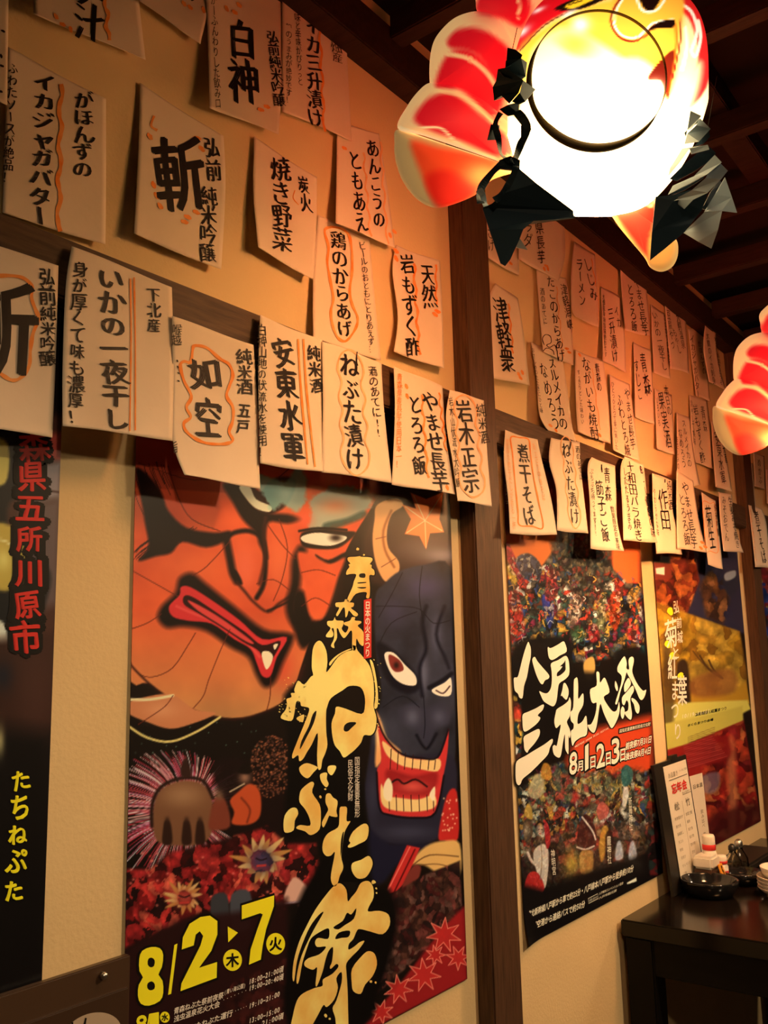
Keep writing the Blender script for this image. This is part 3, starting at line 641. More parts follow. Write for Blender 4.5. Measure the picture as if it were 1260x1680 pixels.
    for pts, holes in [([(150, 540), (215, 512), (280, 520), (305, 570), (295, 660), (270, 715), (300, 760), (305, 850), (280, 910), (200, 945), (140, 930), (118, 870), (125, 790), (155, 735), (130, 690), (128, 600)], [[(195, 600), (220, 590), (242, 610), (238, 650), (212, 662), (190, 640)], [(190, 780), (220, 765), (242, 785), (240, 820), (210, 832), (188, 815)]]),
                       ([(442, 530), (450, 440), (500, 340), (580, 290), (650, 280), (705, 320), (705, 420), (660, 540), (570, 665), (703, 622), (700, 738), (432, 838), (440, 780), (520, 620), (580, 500), (600, 430), (575, 395), (545, 420), (530, 500)], []),
                       ([(885, 205), (1125, 130), (1122, 210), (1065, 380), (1040, 500), (1025, 605), (938, 642), (950, 530), (1000, 380), (1040, 270), (1020, 262), (885, 308)], [])]:
        bk.fill(pts, TD, (), 2 if len(holes) else 1, 0, 4.0); I.fill(pts, TD, holes, 2 if len(holes) else 1, 0)
    for ch, x0, y0, x1, y1, sh in [('1', 118, 1095, 150, 1145, .2), ('8', 72, 1103, 108, 1160, .2)]:
        a, b = Y(x0, y0), Y(x1, y1); cc = ((a[0] + b[0]) / 2, (a[1] + b[1]) / 2); I.char(ch, cc, (b[0] - a[0], 0), (0, -(b[1] - a[1])), .04, 0, 0, True, shear=sh * .6)
    I.add(np.array([Y(183, 1030), Y(205, 855), Y(216, 850), Y(194, 1026)]), [(0, 1, 2, 3)]); I.add(np.array([Y(108, 1145), Y(116, 1098), Y(121, 1096), Y(113, 1145)]), [(0, 1, 2, 3)])
    I.add(np.array([Y(392, 790), Y(428, 812), Y(394, 846)]), [(0, 1, 2)])
    for x, y, r in [(409, 908, 33), (560, 851, 33), (172, 1108, 17)]:
        a = np.linspace(0, 6.283, 28, endpoint=False); I.add(np.array([Y(x + r * math.cos(q), y + r * math.sin(q) * 1.15) for q in a]), [tuple(range(28))])
    for ch, x, y, r in [('木', 409, 908, 46), ('火', 560, 851, 46), ('水', 172, 1108, 24)]: kj.char(ch, Y(x, y), (r / 2.13, -.1 * r / 2.13), (0, -r * 1.1 / 2.13), .03)
    P(bk.build('date_outline', S, M_BLACKP, None, .0004, 0)); P(I.build('date_lettering', S, M_YELLOW, None, .0007, 0)); P(kj.build('weekday_lettering', S, M_BLACKP, None, .0010, 0))
    # small print
    I = Ink()
    I.row('青森ねぶた祭前夜祭', Y(203, 1088), Y(378, 1030), 12, .12, .015); I.row('(青い海公園)', Y(380, 1022), Y(455, 995), 9, .12, .01); I.row('18:00~21:00頃', Y(466, 985), Y(588, 938), 12, .12, .02)
    I.row('浅虫温泉花火大会', Y(203, 1116), Y(365, 1060), 12, .12, .015); I.row('19:00~20:40頃', Y(466, 1008), Y(588, 965), 12, .12, .02); I.row('・・・・・・・', Y(372, 1050), Y(462, 1012), 6, .12)
    I.row('ねぶた運行', Y(300, 1132), Y(410, 1092), 12, .12, .015); I.row('・・・・・', Y(415, 1088), Y(462, 1068), 6, .12); I.row('19:10~21:00', Y(466, 1070), Y(575, 1025), 12, .12, .02); I.row('13:00~15:00', Y(466, 1122), Y(575, 1080), 12, .12, .02); I.row('~21:00頃', Y(500, 1135), Y(588, 1102), 12, .12, .02)
    I.row('青森ねぶた', Y(203, 1165), Y(300, 1132), 12, .12, .015)
    I.column('国指定重要無形', Y(846, 195), Y(846, 408), 9, -.05, None, .0, 0, 0); I.column('民俗文化財', Y(822, 205), Y(822, 350), 9, -.05, None, .0, 0, 0)
    P(I.build('small_lettering', S, M_WHITEP, None, .0008, 0))
    R = Ink(); R.add(np.array([X(862, 618), X(889, 612), X(889, 822), X(862, 828)]), [(0, 1, 2, 3)]); P(R.build('red_ribbon', S, M_REDP, None, .0009, 0))
    I = Ink(); I.column('日本の火まつり', X(876, 622), X(875, 820), 9, 0, None, .015, 0, 0); P(I.build('ribbon_lettering', S, M_CREAMP, None, .0012, 0))
nebuta_poster()

def group_under(name, base_px, label, parts, off=0.003):
    t = empty(name, on_wall([base_px], off)[0]); tag(t, label, 'poster'); inv = Matrix.Translation(-t.location)
    for o in parts:
        if o is not None: o.parent = t; o.matrix_parent_inverse = inv
    return t

# ---- the black poster with the red place name
def paint_left(c):
    c.frame(0, 680, 1.679)
    c.poly([(-200, 0), (180, 0), (165, 560), (150, 620), (-200, 700)], (70, 36, 22), 10, False)
    c.poly([(70, 60), (172, 50), (172, 130), (60, 110)], (170, 60, 40), 8, False); c.poly([(90, 140), (170, 130), (165, 230), (60, 250)], (136, 110, 92), 9, False)
    c.poly([(60, 250), (165, 235), (160, 520), (70, 560)], (96, 70, 56), 12, False); c.stroke([(20, 220), (100, 205), (165, 215)], 4, (60, 20, 14), 1)
    c.poly([(-200, -10), (60, 0), (62, 190), (20, 260), (40, 380), (130, 420), (130, 500), (60, 640), (-200, 640)], (16, 16, 14), 6)
    c.poly([(-40, 70), (10, 70), (26, 110), (14, 190), (-40, 180)], (206, 168, 70), 3); c.poly([(-30, 310), (50, 315), (70, 370), (60, 470), (-30, 470)], (190, 150, 54), 4); c.stroke([(-20, 340), (30, 360), (60, 440)], 5, (236, 206, 120), 2); c.blob((10, 400), 20, 30, (230, 200, 96), .7)
    c.poly([(-30, 570), (10, 575), (22, 630), (8, 650), (-30, 640)], (214, 196, 150), 3)
    c.poly([(-200, 640), (160, 600), (150, 900), (-200, 930)], (54, 27, 16), 14, False); c.blob((100, 760), 60, 160, (74, 40, 26), .7)
    c.poly([(-200, 830), (140, 880), (120, 1700), (-200, 1700)], (14, 9, 6), 30, False); c.blob((0, 900), 12, 40, (190, 160, 90), .8); c.blob((10, 720), 26, 40, (26, 24, 26), .9)
def left_poster():
    off = 0.004; S = flat_surf(off); X = lambda a, b: (a / 1.679, 680 + b / 1.679)
    sh = poster_mesh('printed_sheet', 0.36, 0.598, 0.76, 1.736, off, 130, 380, (18, 11, 8), paint_left, None)
    bk = Ink(); I = Ink()
    for ch, x0, y0, x1, y1 in [('森', 55, 50, 132, 125), ('県', 50, 130, 126, 212), ('五', 45, 225, 122, 292), ('所', 42, 305, 118, 380), ('川', 40, 400, 116, 475), ('原', 36, 485, 112, 565), ('市', 32, 570, 108, 655)]:
        a, b = X(x0, y0), X(x1, y1); cc = ((a[0] + b[0]) / 2, (a[1] + b[1]) / 2)
        bk.char(ch, cc, (b[0] - a[0] + 7, 0), (0, -(b[1] - a[1]) - 7), .10, .05, .0, True); I.char(ch, cc, (b[0] - a[0], 0), (0, a[1] - b[1]), .015, .022, .008, True)
    J = Ink()
    for ch, x0, y0, x1, y1 in [('た', 34, 980, 82, 1035), ('ち', 32, 1050, 76, 1112), ('ね', 22, 1130, 76, 1185), ('ぷ', 14, 1198, 74, 1262), ('た', 12, 1282, 64, 1342)]:
        a, b = X(x0, y0), X(x1, y1); J.char(ch, ((a[0] + b[0]) / 2, (a[1] + b[1]) / 2), (b[0] - a[0], 0), (0, a[1] - b[1]), .01, .03, .015, True, shear=.1)
    o1 = bk.build('lettering_outline', S, M_BLACKP, None, .0004, .00002); o2 = I.build('red_lettering', S, M_REDP, None, .0007, .00003); o3 = J.build('yellow_lettering', S, M_YELLOW, None, .0007, .00003)
    group_under('travel_poster', (30, 1600), 'dark poster with vertical red place name and small yellow brush writing', [sh, o1, o2, o3])
left_poster()

# ---- the festival poster with floats and heavy white title
def paint_hachi(c):
    c.frame(790, 740, 2.681)
    c.poly([(40, -40), (720, -40), (720, 240), (60, 360)], (72, 18, 10), 14, False); c.poly([(330, 40), (690, 200), (690, 420), (480, 420), (300, 180)], (176, 52, 20), 16, False, .85)
    c.poly([(60, 360), (330, 340), (350, 480), (60, 600)], (206, 96, 34), 14, False); c.poly([(570, 400), (700, 380), (700, 620), (560, 560)], (202, 84, 30), 14, False)
    PAL = [(26, 22, 16), (40, 36, 26), (70, 62, 42), (150, 40, 26), (196, 60, 34), (206, 150, 50), (180, 120, 44), (60, 84, 60), (40, 62, 90), (210, 190, 150), (110, 90, 62), (34, 60, 52), (120, 34, 50), (24, 18, 14), (90, 44, 26), (54, 46, 36)]
    c.collage([(70, 600), (110, 520), (230, 560), (320, 430), (400, 360), (500, 350), (580, 520), (640, 580), (700, 580), (720, 900), (90, 960), (80, 700)], PAL, 7, 21, soft=5, dark=.6)
    c.collage([(300, 400), (400, 350), (560, 380), (580, 560), (470, 700), (340, 560)], [(40, 36, 26), (70, 60, 40), (100, 84, 56), (30, 26, 20), (120, 50, 30), (54, 60, 48)], 5, 33, soft=8, a=.85, dark=.5)
    for p, col in [([(100, 470), (130, 470), (165, 570), (130, 580)], (216, 160, 50)), ([(95, 440), (115, 400), (130, 430), (190, 560), (170, 570)], (176, 36, 40)), ([(150, 480), (205, 450), (260, 500), (250, 570), (190, 560)], (48, 62, 74)),
                   ([(110, 650), (150, 610), (170, 660), (190, 800), (120, 830)], (190, 46, 32)), ([(265, 640), (300, 620), (320, 700), (300, 780), (280, 720)], (44, 56, 120)), ([(560, 650), (600, 610), (612, 720), (590, 790), (565, 740)], (206, 62, 26)),
                   ([(640, 780), (680, 760), (705, 840), (650, 830)], (196, 48, 38)), ([(640, 640), (670, 600), (690, 650), (650, 670)], (214, 140, 44)), ([(395, 640), (440, 650), (430, 740), (380, 770)], (196, 140, 100)), ([(300, 500), (330, 560), (330, 640), (280, 650)], (170, 50, 40)),
                   ([(520, 640), (545, 640), (540, 800), (505, 800)], (140, 130, 70)), ([(395, 780), (440, 770), (450, 830), (400, 840)], (60, 96, 50)), ([(470, 770), (500, 760), (520, 820), (480, 840)], (170, 40, 36))]:
        c.poly(p, col, 4, a=.62); c.collage(p, [np.array(col) * k for k in (.35, .7, 1.0, 1.15)] + [(24, 18, 14), (200, 180, 130)], 4.5, 80 + int(p[0][0]), soft=3, smooth=True, a=.6, dark=.5)
    for k in range(420):
        x, y = rng.uniform(85, 700), rng.uniform(540, 930); q = rng.uniform(5, 20); t = rng.uniform(0, 6.28)
        c.stroke([(x, y), (x + q * math.cos(t), y + q * math.sin(t)), (x + q * 1.4 * math.cos(t + .8), y + q * 1.4 * math.sin(t + .8))], rng.uniform(1.5, 4.5), PAL[rng.integers(len(PAL))], .6, .9)
    c.poly([(450, 930), (490, 905), (500, 960), (480, 1010), (455, 990)], (196, 140, 60), 2.5)
    c.poly([(130, 880), (230, 820), (390, 830), (420, 960), (560, 960), (600, 880), (700, 870), (750, 1080), (745, 1180), (560, 1240), (430, 1290), (130, 1290), (110, 1100)], (14, 9, 6), 10, True, .93)
    c.collage([(110, 1060), (170, 1090), (190, 1290), (115, 1290)], PAL, 9, 44, soft=5)
    c.frame(800, 1180, 2.739)
    c.collage([(100, 0), (160, 0), (140, 300), (110, 300)], PAL, 9, 45, soft=5)
    c.poly([(400, 60), (740, -20), (745, 260), (700, 300), (380, 320), (330, 250)], (196, 58, 22), 16, False); c.blob((560, 260), 120, 40, (222, 96, 34), .8)
    c.collage([(120, 330), (250, 220), (340, 190), (400, 250), (460, 240), (520, 220), (560, 250), (620, 210), (690, 240), (745, 220), (760, 640), (640, 650), (170, 740), (130, 560)], PAL + [(206, 196, 150), (170, 160, 110)], 7, 61, soft=7, dark=.6)
    c.collage([(180, 260), (400, 240), (620, 260), (640, 360), (200, 400)], [(190, 176, 110), (120, 120, 74), (60, 66, 40), (206, 160, 60), (40, 30, 20), (170, 60, 40)], 8, 62, soft=8, a=.8)
    for k in range(420):
        x, y = rng.uniform(140, 740), rng.uniform(230, 640); q = rng.uniform(4, 18); t = rng.uniform(0, 6.28)
        c.stroke([(x, y), (x + q * math.cos(t), y + q * math.sin(t))], rng.uniform(2, 5), PAL[rng.integers(len(PAL))], .7, .9)
    c.poly([(120, 640), (300, 560), (420, 600), (600, 560), (740, 560), (770, 700), (420, 900), (170, 1010), (140, 800)], (12, 8, 5), 14, False, .75)
    c.collage([(160, 560), (480, 470), (720, 470), (720, 610), (420, 690), (200, 740)], [(90, 56, 34), (60, 36, 24), (140, 96, 64), (40, 26, 18), (160, 50, 34)], 9, 66, soft=10, a=.7)
    # woman, lion head, ball, figures
    c.poly([(205, 600), (250, 560), (275, 600), (270, 700), (255, 760), (225, 700)], (220, 190, 150), 2); c.poly([(250, 450), (275, 480), (282, 560), (265, 580), (255, 500)], (170, 26, 26), 2); c.blob((236, 500), 16, 26, (224, 176, 130), 1); c.stroke([(215, 480), (232, 460), (250, 470)], 10, (20, 10, 8), 3)
    c.poly([(160, 800), (180, 700), (225, 690), (255, 765), (200, 800)], (186, 28, 24), 2); c.stroke([(180, 600), (200, 640), (230, 660)], 12, (220, 180, 140), 2); c.poly([(160, 470), (185, 440), (205, 480), (190, 560), (165, 540)], (70, 50, 32), 2); c.blob((174, 500), 14, 26, (190, 160, 110), .7); c.poly([(165, 430), (178, 380), (198, 400), (200, 450)], (190, 140, 50), 2)
    c.poly([(400, 560), (410, 480), (440, 425), (480, 480), (490, 540), (470, 585), (410, 590)], (70, 24, 18), 2); c.stroke([(425, 440), (470, 500), (485, 540)], 8, (222, 190, 150), 1.2); c.stroke([(402, 575), (440, 585), (478, 570)], 8, (222, 190, 150), 1.2); c.poly([(415, 600), (470, 595), (470, 680), (420, 690)], (180, 120, 50), 3)
    c.blob((378, 645), 34, 52, (196, 150, 50), 1); c.poly([(500, 560), (520, 480), (545, 500), (530, 600), (510, 640)], (196, 130, 40), 3)
    c.poly([(490, 400), (515, 370), (545, 400), (535, 440), (500, 450)], (190, 80, 60), 2.5); c.blob((518, 348), 12, 16, (120, 70, 46), .9); c.poly([(605, 380), (615, 290), (635, 330), (620, 390)], (226, 200, 160), 2)
    c.poly([(300, 250), (310, 200), (330, 240), (320, 330)], (60, 70, 50), 4, a=.7); c.poly([(600, 240), (625, 205), (655, 240), (640, 290), (610, 300)], (40, 84, 70), 2.5); c.blob((395, 345), 16, 24, (196, 40, 34), .9)
    for x in (590, 650): c.poly([(x - 16, 630), (x - 10, 560), (x + 8, 550), (x + 20, 620)], (206, 196, 180), 3, a=.85)
    c.poly([(180, 330), (215, 250), (250, 260), (250, 330), (215, 360)], (196, 170, 110), 3, a=.8); c.poly([(240, 260), (250, 200), (280, 210), (285, 270)], (216, 140, 40), 3, a=.8)
    c.poly([(275, 580), (310, 560), (312, 700), (285, 720)], (24, 10, 8), 4, a=.85); c.poly([(530, 520), (560, 510), (560, 650), (532, 655)], (40, 14, 10), 3, a=.8)
    c.stroke([(228, 496), (233, 494)], 3, (40, 16, 12), .5); c.stroke([(241, 495), (246, 497)], 3, (40, 16, 12), .5); c.stroke([(232, 514), (240, 515)], 3, (170, 40, 34), .5); c.stroke([(240, 560), (244, 640), (236, 720)], 4, (150, 120, 90), .6)
    c.collage([(130, 420), (250, 200), (480, 220), (690, 210), (760, 260), (760, 620), (620, 660), (420, 720), (180, 780), (150, 600)], [(24, 16, 12), (60, 40, 26), (200, 180, 130), (150, 50, 34), (190, 140, 60), (50, 60, 50)], 3.4, 161, soft=6, a=.2, dark=.6)
    c.poly([(130, 1050), (150, 740), (260, 770), (420, 700), (640, 630), (780, 560), (790, 720), (420, 930), (190, 1030)], (14, 9, 7), 12, False)
    c.collage([(715, 500), (770, 480), (775, 700), (730, 700)], [(20, 14, 10), (40, 50, 40), (120, 30, 26), (20, 16, 14)], 10, 71, soft=6, a=.8)
    c.poly([(625, 735), (668, 712), (670, 728), (628, 742)], (222, 200, 150), 1, False)
def hachi_poster():
    off = 0.004; S = flat_surf(off); X = lambda a, b: (790 + a / 2.681, 740 + b / 2.681); Y = lambda a, b: (800 + a / 2.739, 1180 + b / 2.739)
    def bend(u, v): return 0.010 * np.clip(1 - u / .12, 0, 1) ** 2 * np.clip(1 - v / .1, 0, 1) ** 2
    sh = poster_mesh('printed_sheet', 1.645, 2.372, 0.745, 1.736, off, 400, 620, DK, paint_hachi, None, bend)
    I = Ink(); bk = Ink()
    def big(ch, x0, y0, x1, y1, T, sh=0.0, o=.035, nb=.045):
        a, b = T(x0, y0), T(x1, y1); cc = ((a[0] + b[0]) / 2, (a[1] + b[1]) / 2)
        bk.char(ch, cc, (b[0] - a[0] + 3, 0), (0, a[1] - b[1] - 4), o + .05, nb, .012, True, shear=sh); I.char(ch, cc, (b[0] - a[0], 0), (0, a[1] - b[1]), o, nb, .014, True, shear=sh)
    H1, H2, H3 = (835, 1040, 10.5), (840, 1120, 9), (930, 1060, 9)
    for T, pts, holes in [
        (H1, [(325, 145), (355, 180), (378, 260), (375, 400), (345, 540), (310, 740), (260, 900), (235, 1100), (180, 1095), (155, 1030), (100, 970), (82, 800), (95, 750), (150, 740), (190, 600), (250, 360)], []),
        (H1, [(445, 395), (490, 470), (590, 590), (690, 710), (680, 770), (620, 800), (580, 868), (530, 830), (470, 700), (420, 540), (402, 440)], []),
        (H1, [(670, 225), (720, 245), (850, 180), (930, 130), (965, 160), (995, 300), (880, 370), (800, 425), (735, 450), (690, 410), (672, 320)], []),
        (H1, [(725, 510), (850, 450), (970, 378), (1020, 430), (1040, 560), (1035, 700), (970, 780), (870, 850), (845, 950), (820, 1150), (770, 1245), (700, 1225), (600, 1160), (550, 1060), (522, 985), (590, 1015), (660, 1020), (720, 940), (740, 800), (735, 640)], [[(970, 450), (975, 560), (970, 630), (900, 700), (830, 732), (830, 670), (880, 620), (920, 560), (880, 560), (950, 490)]]),
        (H2, [(160, 470), (240, 430), (350, 380), (465, 320), (455, 400), (380, 480), (420, 520), (380, 590), (300, 660), (200, 722), (165, 690), (155, 580)], []),
        (H2, [(175, 800), (260, 745), (380, 685), (412, 710), (400, 790), (330, 900), (250, 990), (225, 1035), (185, 990), (175, 900)], []),
        (H2, [(70, 1160), (200, 1080), (330, 1000), (480, 910), (590, 830), (600, 880), (560, 960), (530, 1060), (420, 1180), (280, 1320), (160, 1420), (130, 1490), (95, 1515), (60, 1460), (52, 1300)], []),
        (H2, [(760, 15), (790, 10), (830, 90), (835, 170), (805, 250), (765, 225), (735, 190), (720, 195), (745, 100)], []),
        (H2, [(665, 390), (760, 330), (830, 270), (850, 215), (872, 290), (865, 400), (850, 500), (810, 580), (850, 680), (865, 760), (850, 820), (835, 790), (835, 1040), (810, 1030), (785, 960), (780, 760), (750, 900), (725, 1060), (690, 1108), (620, 1060), (600, 950), (630, 920), (660, 930), (690, 790), (720, 620), (660, 670), (635, 640), (625, 560), (645, 450)], []),
        (H2, [(912, 0), (930, -60), (965, -70), (978, 60), (978, 240), (1040, 160), (1058, 200), (1050, 330), (990, 440), (970, 520), (972, 610), (1040, 570), (1085, 490), (1105, 540), (1105, 760), (1010, 810), (930, 870), (895, 935), (875, 850), (870, 720), (905, 680), (910, 610), (870, 560), (862, 440), (905, 360)], []),
        (H3, [(435, 400), (460, 378), (482, 410), (490, 540), (550, 465), (590, 530), (630, 680), (545, 750), (600, 870), (680, 965), (740, 940), (770, 820), (780, 950), (745, 1080), (670, 1210), (620, 1150), (540, 980), (495, 850), (465, 1010), (440, 1180), (400, 1280), (340, 1240), (305, 1165), (360, 1150), (420, 1010), (440, 840), (390, 845), (355, 790), (345, 640), (440, 580)], []),
        (H3, [(840, 155), (870, 190), (885, 260), (880, 330), (920, 340), (910, 230), (930, 170), (975, 160), (990, 220), (965, 350), (980, 430), (1030, 540), (1085, 620), (1130, 660), (1172, 645), (1150, 740), (1110, 795), (1070, 770), (1020, 650), (960, 530), (900, 420), (880, 390), (850, 500), (800, 640), (760, 800), (735, 860), (715, 840), (760, 690), (800, 560), (810, 450), (775, 400), (748, 370), (755, 290)], []),
        (H3, [(715, 515), (740, 560), (755, 630), (740, 665), (710, 600)], []), (H3, [(860, 540), (910, 470), (945, 540), (920, 610), (855, 680), (845, 600)], []),
        (H3, [(815, 760), (880, 680), (970, 585), (990, 660), (940, 760), (945, 880), (962, 1000), (945, 1088), (890, 1050), (850, 980), (900, 950), (910, 850), (880, 800), (850, 870), (820, 850)], []), (H3, [(960, 765), (1020, 800), (1070, 880), (1070, 960), (1045, 998), (1010, 950), (990, 860), (955, 800)], []), (H3, [(820, 890), (850, 930), (850, 1010), (825, 1075), (798, 1030), (795, 950)], [])]:
        bk.fill(pts, T, (), 3, 0, 2.0); I.fill(pts, T, holes, 3, 0)
    o1 = bk.build('title_outline', S, M_BLACKP, None, .0004, .00002); o2 = I.build('title_lettering', S, M_CREAMP, None, .0007, .00003)
    I = Ink(); bk = Ink()
    def dt(ch, x0, y0, x1, y1, o=.03):
        a, b = Y(x0, y0), Y(x1, y1); cc = ((a[0] + b[0]) / 2, (a[1] + b[1]) / 2)
        bk.char(ch, cc, (b[0] - a[0] + 2.5, 0), (0, a[1] - b[1] - 2.5), o + .06, 0, 0, True, shear=.12); I.char(ch, cc, (b[0] - a[0], 0), (0, a[1] - b[1]), o, 0, 0, True, shear=.12)
    for q in [('8', 368, 150, 402, 246), ('月', 404, 188, 428, 232), ('1', 438, 118, 453, 224), ('日', 462, 168, 484, 218), ('2', 490, 112, 526, 214), ('日', 532, 150, 553, 204), ('3', 558, 88, 592, 196), ('日', 597, 134, 618, 186)]: dt(*q)
    bk.row('前夜祭7月31日', Y(620, 122), Y(738, 88), 15, .1, .09); I.row('前夜祭7月31日', Y(620, 122), Y(738, 88), 13, .1, .03)
    bk.row('後夜祭8月4日', Y(620, 168), Y(735, 138), 15, .1, .09); I.row('後夜祭8月4日', Y(620, 168), Y(735, 138), 13, .1, .03)
    R = Ink(); R.add(np.array([Y(588, 42), Y(735, 8), Y(735, 30), Y(588, 68)]), [(0, 1, 2, 3)]); o7 = R.build('black_bar', S, M_BLACKP, None, .0006, 0)
    I.row('国指定重要無形民俗文化財', Y(592, 54), Y(732, 20), 6.5, .1, .01); I.row('HACHINOHE SANSHA TAISAI FESTIVAL', Y(392, 124), Y(545, 38), 4.6, .1, .01)
    I.row('東北新幹線八戸駅から車で約25分・八戸線本八戸駅から徒歩約10分', Y(180, 880), Y(656, 668), 13, .08, .02); I.row('三沢空港から連絡バスで約50分', Y(185, 938), Y(438, 828), 13, .08, .02)
    I.row('お問い合わせ', Y(456, 816), Y(492, 798), 5, .08); I.row('八戸観光コンベンション協会', Y(500, 785), Y(610, 735), 5, .08); I.row('八戸市観光課', Y(500, 805), Y(580, 768), 5, .08)
    I.ribbon([Y(452, 806), Y(494, 784), Y(496, 806), Y(454, 828)], .8, True, 0, 1)
    I.column('神明宮', Y(292, 585), Y(300, 700), 7, -.1, None, .0, 0, .0); I.column('龗神社', Y(545, 525), Y(548, 650), 7, -.1, None, 0, 0, 0); I.column('新羅神社', Y(640, 350), Y(645, 500), 6, -.1, None, 0, 0, 0)
    I.column('ユートリー', X(112, 235), X(104, 145), 5, 0, None, 0, 0, 0)
    o3 = bk.build('date_outline', S, M_BLACKP, None, .0004, 0); o4 = I.build('date_lettering', S, M_CREAMP, None, .0008, 0)
    group_under('festival_poster', (960, 1490), 'festival poster of crowded floats with a heavy white brush title and black foot', [sh, o1, o2, o3, o4, o7])
hachi_poster()

# ---- the autumn leaves poster
def paint_kiku(c):
    c.frame(790, 740, 2.681)
    c.poly([(700, 300), (1250, 300), (1250, 560), (760, 900), (700, 900)], (120, 40, 18), 4, False)
    c.collage([(720, 300), (980, 300), (960, 560), (930, 720), (800, 700), (740, 640)], [(150, 52, 20), (180, 80, 26), (110, 30, 14), (70, 24, 12), (196, 100, 36), (130, 44, 20)], 10, 91, soft=8)
    c.poly([(900, 300), (1250, 300), (1250, 820), (1140, 800), (905, 715), (960, 570)], (46, 38, 46), 4, False)
    c.collage([(960, 590), (1000, 530), (1060, 520), (1090, 600), (1090, 700), (1060, 760), (990, 730), (970, 650)], [(90, 50, 26), (140, 84, 40), (60, 34, 20), (46, 40, 50), (110, 60, 24)], 9, 92, soft=8)
    c.poly([(1060, 560), (1120, 520), (1130, 600), (1090, 640)], (40, 36, 40), 4); c.poly([(1070, 540), (1115, 525), (1115, 555), (1075, 570)], (150, 140, 120), 3)
    c.poly([(750, 500), (800, 480), (830, 500), (830, 560), (756, 560)], (120, 44, 24), 3); c.poly([(765, 515), (805, 510), (805, 545), (768, 540)], (226, 200, 160), 2, False); c.poly([(745, 455), (830, 460), (832, 495), (750, 490)], (54, 40, 26), 3, False)
    c.poly([(755, 660), (905, 715), (1135, 795), (1180, 1110), (800, 1120), (775, 1000)], (176, 118, 26), 4, False)
    c.collage([(760, 660), (905, 715), (1135, 795), (1175, 1000), (1100, 1070), (800, 1060)], [(190, 130, 26), (160, 100, 20), (206, 150, 44), (140, 84, 18), (176, 120, 30)], 16, 93, soft=6, a=.85)
    c.poly([(860, 940), (905, 930), (920, 1120), (890, 1140), (865, 1080)], (50, 30, 14), 5); c.stroke([(960, 900), (1000, 960), (1060, 1000), (1020, 960), (1000, 920)], 8, (70, 40, 16), 2); c.stroke([(930, 880), (980, 940), (1040, 980)], 5, (80, 46, 18), 2); c.poly([(930, 1000), (1100, 960), (1110, 1060), (940, 1080)], (130, 70, 30), 8, a=.7)
    c.poly([(800, 1110), (1170, 1095), (1185, 1135), (1000, 1230), (900, 1290), (800, 1330)], (206, 176, 66), 4, False)
    c.poly([(800, 830), (830, 830), (850, 1100), (830, 1250), (800, 1200)], (54, 34, 16), 8, a=.7)
    c.frame(800, 1180, 2.739)
    c.poly([(790, 20), (1000, -20), (1145, -60), (1150, 10), (900, 110), (805, 140)], (190, 160, 56), 4, False)
    c.poly([(805, 138), (900, 110), (1150, 5), (1230, 470), (1020, 590), (820, 640)], (140, 26, 16), 3, False)
    c.collage([(960, 100), (1150, 10), (1225, 460), (1020, 580), (960, 300)], [(150, 28, 18), (180, 54, 26), (110, 18, 14), (190, 90, 40), (86, 14, 12), (130, 30, 24)], 13, 95, soft=7)
    c.poly([(1080, 120), (1110, 110), (1120, 440), (1090, 500)], (206, 120, 60), 9, a=.6); c.poly([(1000, 440), (1225, 380), (1230, 480), (1020, 590)], (50, 12, 10), 12, a=.75)
    c.poly([(890, 130), (1050, 70), (1090, 170), (900, 220)], (130, 20, 16), 8, a=.8); c.poly([(960, 260), (1040, 240), (1030, 320), (975, 330)], (110, 100, 96), 5, a=.6)
    for k in range(12): c.stroke([(880 + k * 2, 120 + k * 9), (1010 + k * 6, 78 + k * 8)], 3, (190, 80, 60), .8, .6)
    for k in range(4): c.stroke([(900, 82 + k * 8), (1020, 36 + k * 9)], 3, (110, 80, 30), .8, .7)
def kiku_poster():
    off = 0.004; S = flat_surf(off); X = lambda a, b: (790 + a / 2.681, 740 + b / 2.681); Y = lambda a, b: (800 + a / 2.739, 1180 + b / 2.739)
    sh = poster_mesh('printed_sheet', 2.463, 3.252, 0.745, 1.736, off, 240, 400, DK, paint_kiku, None)
    I = Ink()
    for ch, x0, y0, x1, y1 in [('弘', 846, 660, 868, 712), ('前', 858, 730, 880, 778), ('城', 862, 792, 884, 842), ('菊', 808, 740, 858, 862), ('と', 842, 862, 868, 915), ('紅', 818, 890, 862, 1010), ('葉', 862, 985, 904, 1120), ('ま', 838, 1010, 866, 1098), ('つ', 834, 1110, 868, 1178), ('り', 850, 1195, 876, 1270)]:
        a, b = X(x0, y0), X(x1, y1); I.char(ch, ((a[0] + b[0]) / 2, (a[1] + b[1]) / 2), (b[0] - a[0], 0), (0, a[1] - b[1]), .005, .012, .006, True)
    I.row('10/19-11/11', X(880, 1168), X(1005, 1142), 9, .1, .01)
    o2 = I.build('title_lettering', S, M_CREAMP, None, .0007, .00003)
    J = Ink(); J.row('弘前城菊と紅葉まつり', X(940, 1160), X(1080, 1130), 6, .1, .02); J.row('さくらまつり会場', X(905, 1208), X(1020, 1180), 5, .1, .02); o3 = J.build('small_lettering', S, M_BLACKP, None, .0007, 0)
    K = Ink()
    for (x, y, q) in [(830, 705, 13), (818, 850, 12), (838, 900, 12), (876, 990, 13)]: K.dab(X(x, y), q / 2.681, 1.4, 1.5)
    o4 = K.build('leaf_marks', S, M_YELLOW, None, .0009, 0)
    group_under('autumn_poster', (1160, 1400), 'autumn foliage poster with yellow trees and red maples behind the table', [sh, o2, o3, o4])
kiku_poster()

